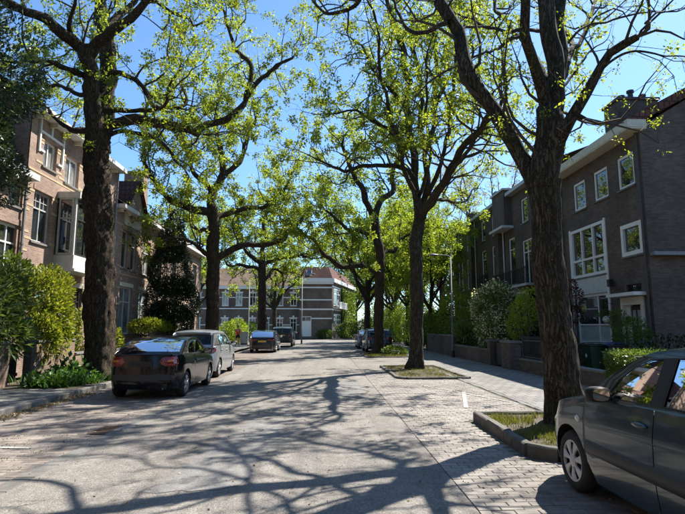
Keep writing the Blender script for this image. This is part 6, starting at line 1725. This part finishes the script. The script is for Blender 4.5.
# ------------------------------------------------------------------ runner seen from behind
pr = empty('person', (-7.05, 42.5, .12), 'person in a red top and black shorts on the pavement, seen from behind', 'person')
skin = mat_plain('skin', (.42, .25, .17), .55); red_top = mat_plain('red_fabric', (.55, .03, .03), .8); black_cloth = mat_plain('black_fabric', (.012, .012, .014), .85); hair_m = mat_plain('dark_hair', (.022, .014, .010), .6); shoe_m = mat_plain('pale_shoe', (.55, .55, .55), .6)
J = dict(pelvis=(0, 0, .92), waist=(0, 0, 1.05), chest=(0, .03, 1.28), neck=(0, .04, 1.46), head0=(0, .05, 1.54), head1=(0, .06, 1.66), head2=(0, .055, 1.73),
    shl=(-.17, .03, 1.40), ell=(-.26, -.06, 1.15), wrl=(-.22, .14, 1.02), hal=(-.20, .20, 1.01), shr=(.17, .03, 1.40), elr=(.26, -.10, 1.16), wrr=(.24, .06, .98), har=(.23, .13, .95),
    hil=(-.095, 0, .88), knl=(-.10, .10, .50), anl=(-.10, -.08, .10), fol=(-.10, .10, .045), hir=(.095, 0, .88), knr=(.10, .02, .48), anr=(.10, .0, .09), forr=(.11, .17, .04))
RAD = dict(pelvis=(.15, .11), waist=(.125, .09), chest=(.155, .105), neck=(.055, .055), head0=(.07, .08), head1=(.082, .098), head2=(.06, .075), shl=.06, ell=.042, wrl=.03, hal=.032, shr=.06, elr=.042, wrr=.03, har=.032, hil=.09, knl=.058, anl=.037, fol=.032, hir=.09, knr=.058, anr=.037, forr=.032)
E_ = [('pelvis', 'waist'), ('waist', 'chest'), ('chest', 'neck'), ('neck', 'head0'), ('head0', 'head1'), ('head1', 'head2'), ('chest', 'shl'), ('shl', 'ell'), ('ell', 'wrl'), ('wrl', 'hal'), ('chest', 'shr'), ('shr', 'elr'), ('elr', 'wrr'), ('wrr', 'har'), ('pelvis', 'hil'), ('hil', 'knl'), ('knl', 'anl'), ('anl', 'fol'), ('pelvis', 'hir'), ('hir', 'knr'), ('knr', 'anr'), ('anr', 'forr')]
def skinned(name, names, edges, mat, grow=0.0, parent=pr):
    me = bpy.data.meshes.new(name)
    ix = {n: i for i, n in enumerate(names)}
    me.from_pydata([J[n] for n in names], [(ix[a], ix[b]) for a, b in edges if a in ix and b in ix], [])
    o = bpy.data.objects.new(name, me); col.objects.link(o); o.parent = parent; me.materials.append(mat)
    md = o.modifiers.new('skin', 'SKIN'); md.use_smooth_shade = True
    for i, n in enumerate(names):
        r = RAD[n]; r = r if hasattr(r, '__len__') else (r, r)
        me.skin_vertices[0].data[i].radius = (r[0] + grow, r[1] + grow); me.skin_vertices[0].data[i].use_root = (i == 0)
    o.modifiers.new('sub', 'SUBSURF').levels = 2
    o.modifiers['sub'].render_levels = 2
    return o
bd = skinned('body', list(J), E_, skin)
skinned('top', ['waist', 'chest', 'shl', 'shr', 'pelvis'], E_, red_top, .018, pr)
J['mtl'] = (-.1, .055, .66); J['mtr'] = (.1, .012, .66); RAD['mtl'] = .085; RAD['mtr'] = .085
skinned('shorts', ['pelvis', 'hil', 'hir', 'mtl', 'mtr', 'waist'], [('pelvis', 'hil'), ('hil', 'mtl'), ('pelvis', 'hir'), ('hir', 'mtr'), ('pelvis', 'waist')], black_cloth, .016, pr)
MB().ball((0, .03, 1.68), (.095, .11, .10), 14, 10).ball((0, -.10, 1.60), (.045, .05, .10), 10, 8).build('hair', hair_m, pr, smooth=True)
for n in ('fol', 'forr'):
    q = J[n]; MB().ball((q[0], q[1] - .05, q[2] + .01), (.05, .14, .05), 12, 8).build('shoe', shoe_m, pr, smooth=True)

# ------------------------------------------------------------------ the street behind the viewpoint (mirrored in glass and paint)
for y0, y1, lab in ((-9, 6, 'rose brick house behind the viewpoint, next to the slate mansard house'), (-24, -9, 'rose brick house behind the viewpoint, second along')):
    terrace(y0, y1 - .02, 8.2, lab, [(2, 3.4, 1.2, 3.4, 2, (2.7,), None, grey_paint), (7, 8.4, 1.2, 3.4, 2, (2.7,), None, grey_paint), (2, 3.4, 4.6, 6.4, 2, (5.8,), None, grey_paint), (7, 8.4, 4.6, 6.4, 2, (5.8,), None, grey_paint), (11.5, 12.9, 4.6, 6.4, 2, (5.8,), None, grey_paint)])
for y0, y1, lab in ((-12, 3, 'dark brick house behind the viewpoint, opposite the terrace'), (-28, -12, 'dark brick house behind the viewpoint, second along')):
    row_house(y0, y1, 9.0, lab, [(2, 3.4, 1.2, 3.4, 2, (2.7,)), (8, 9.4, 1.2, 3.4, 2, (2.7,)), (2, 3.4, 4.6, 6.6, 2, (5.8,)), (8, 9.4, 4.6, 6.6, 2, (5.8,))])
for i, (x, y, lab) in enumerate(((-6.8, -4.5, 'tree behind the viewpoint on the terrace side'), (4.2, -9.0, 'tree behind the viewpoint on the bay side'), (-6.6, -19.0, 'second tree behind the viewpoint on the terrace side'), (4.3, -24.0, 'second tree behind the viewpoint on the bay side'))):
    make_tree('street_tree', auto_limbs(x, y, 13, .4, 5.5, 6, 150 + i), lab, G_FAR, bark_far, leaf_a, 150 + i, sub_gap=1.0, sub_len=(1.4, 3.0), twig_gap=.6, per=8, leaf=.24, clump=.3, sides=8, trunk_sides=14, flare=.4)
HB = empty('brick_house', (0, -45, 0), 'brown brick house closing the street far behind the viewpoint', 'house')
FBk = Frame((-20, -45), (1, 0)).out(0, 1)
wb_ = [(3 + i * 5, 4.5 + i * 5, 1.2, 3.2) for i in range(7)]
wall(HB, FBk, 40, 0, 9, wb_, brick_end)
for w in wb_: window(HB, FBk, *w, 2, (2.5,))
MB().quad((-20, -44.6, 9), (20, -44.6, 9), (20, -50, 12), (-20, -50, 12)).quad((-20, -45, 0), (-20, -55, 0), (-20, -55, 9), (-20, -50, 12), (-20, -45, 9)).build('roof', roof_orange, HB, True)
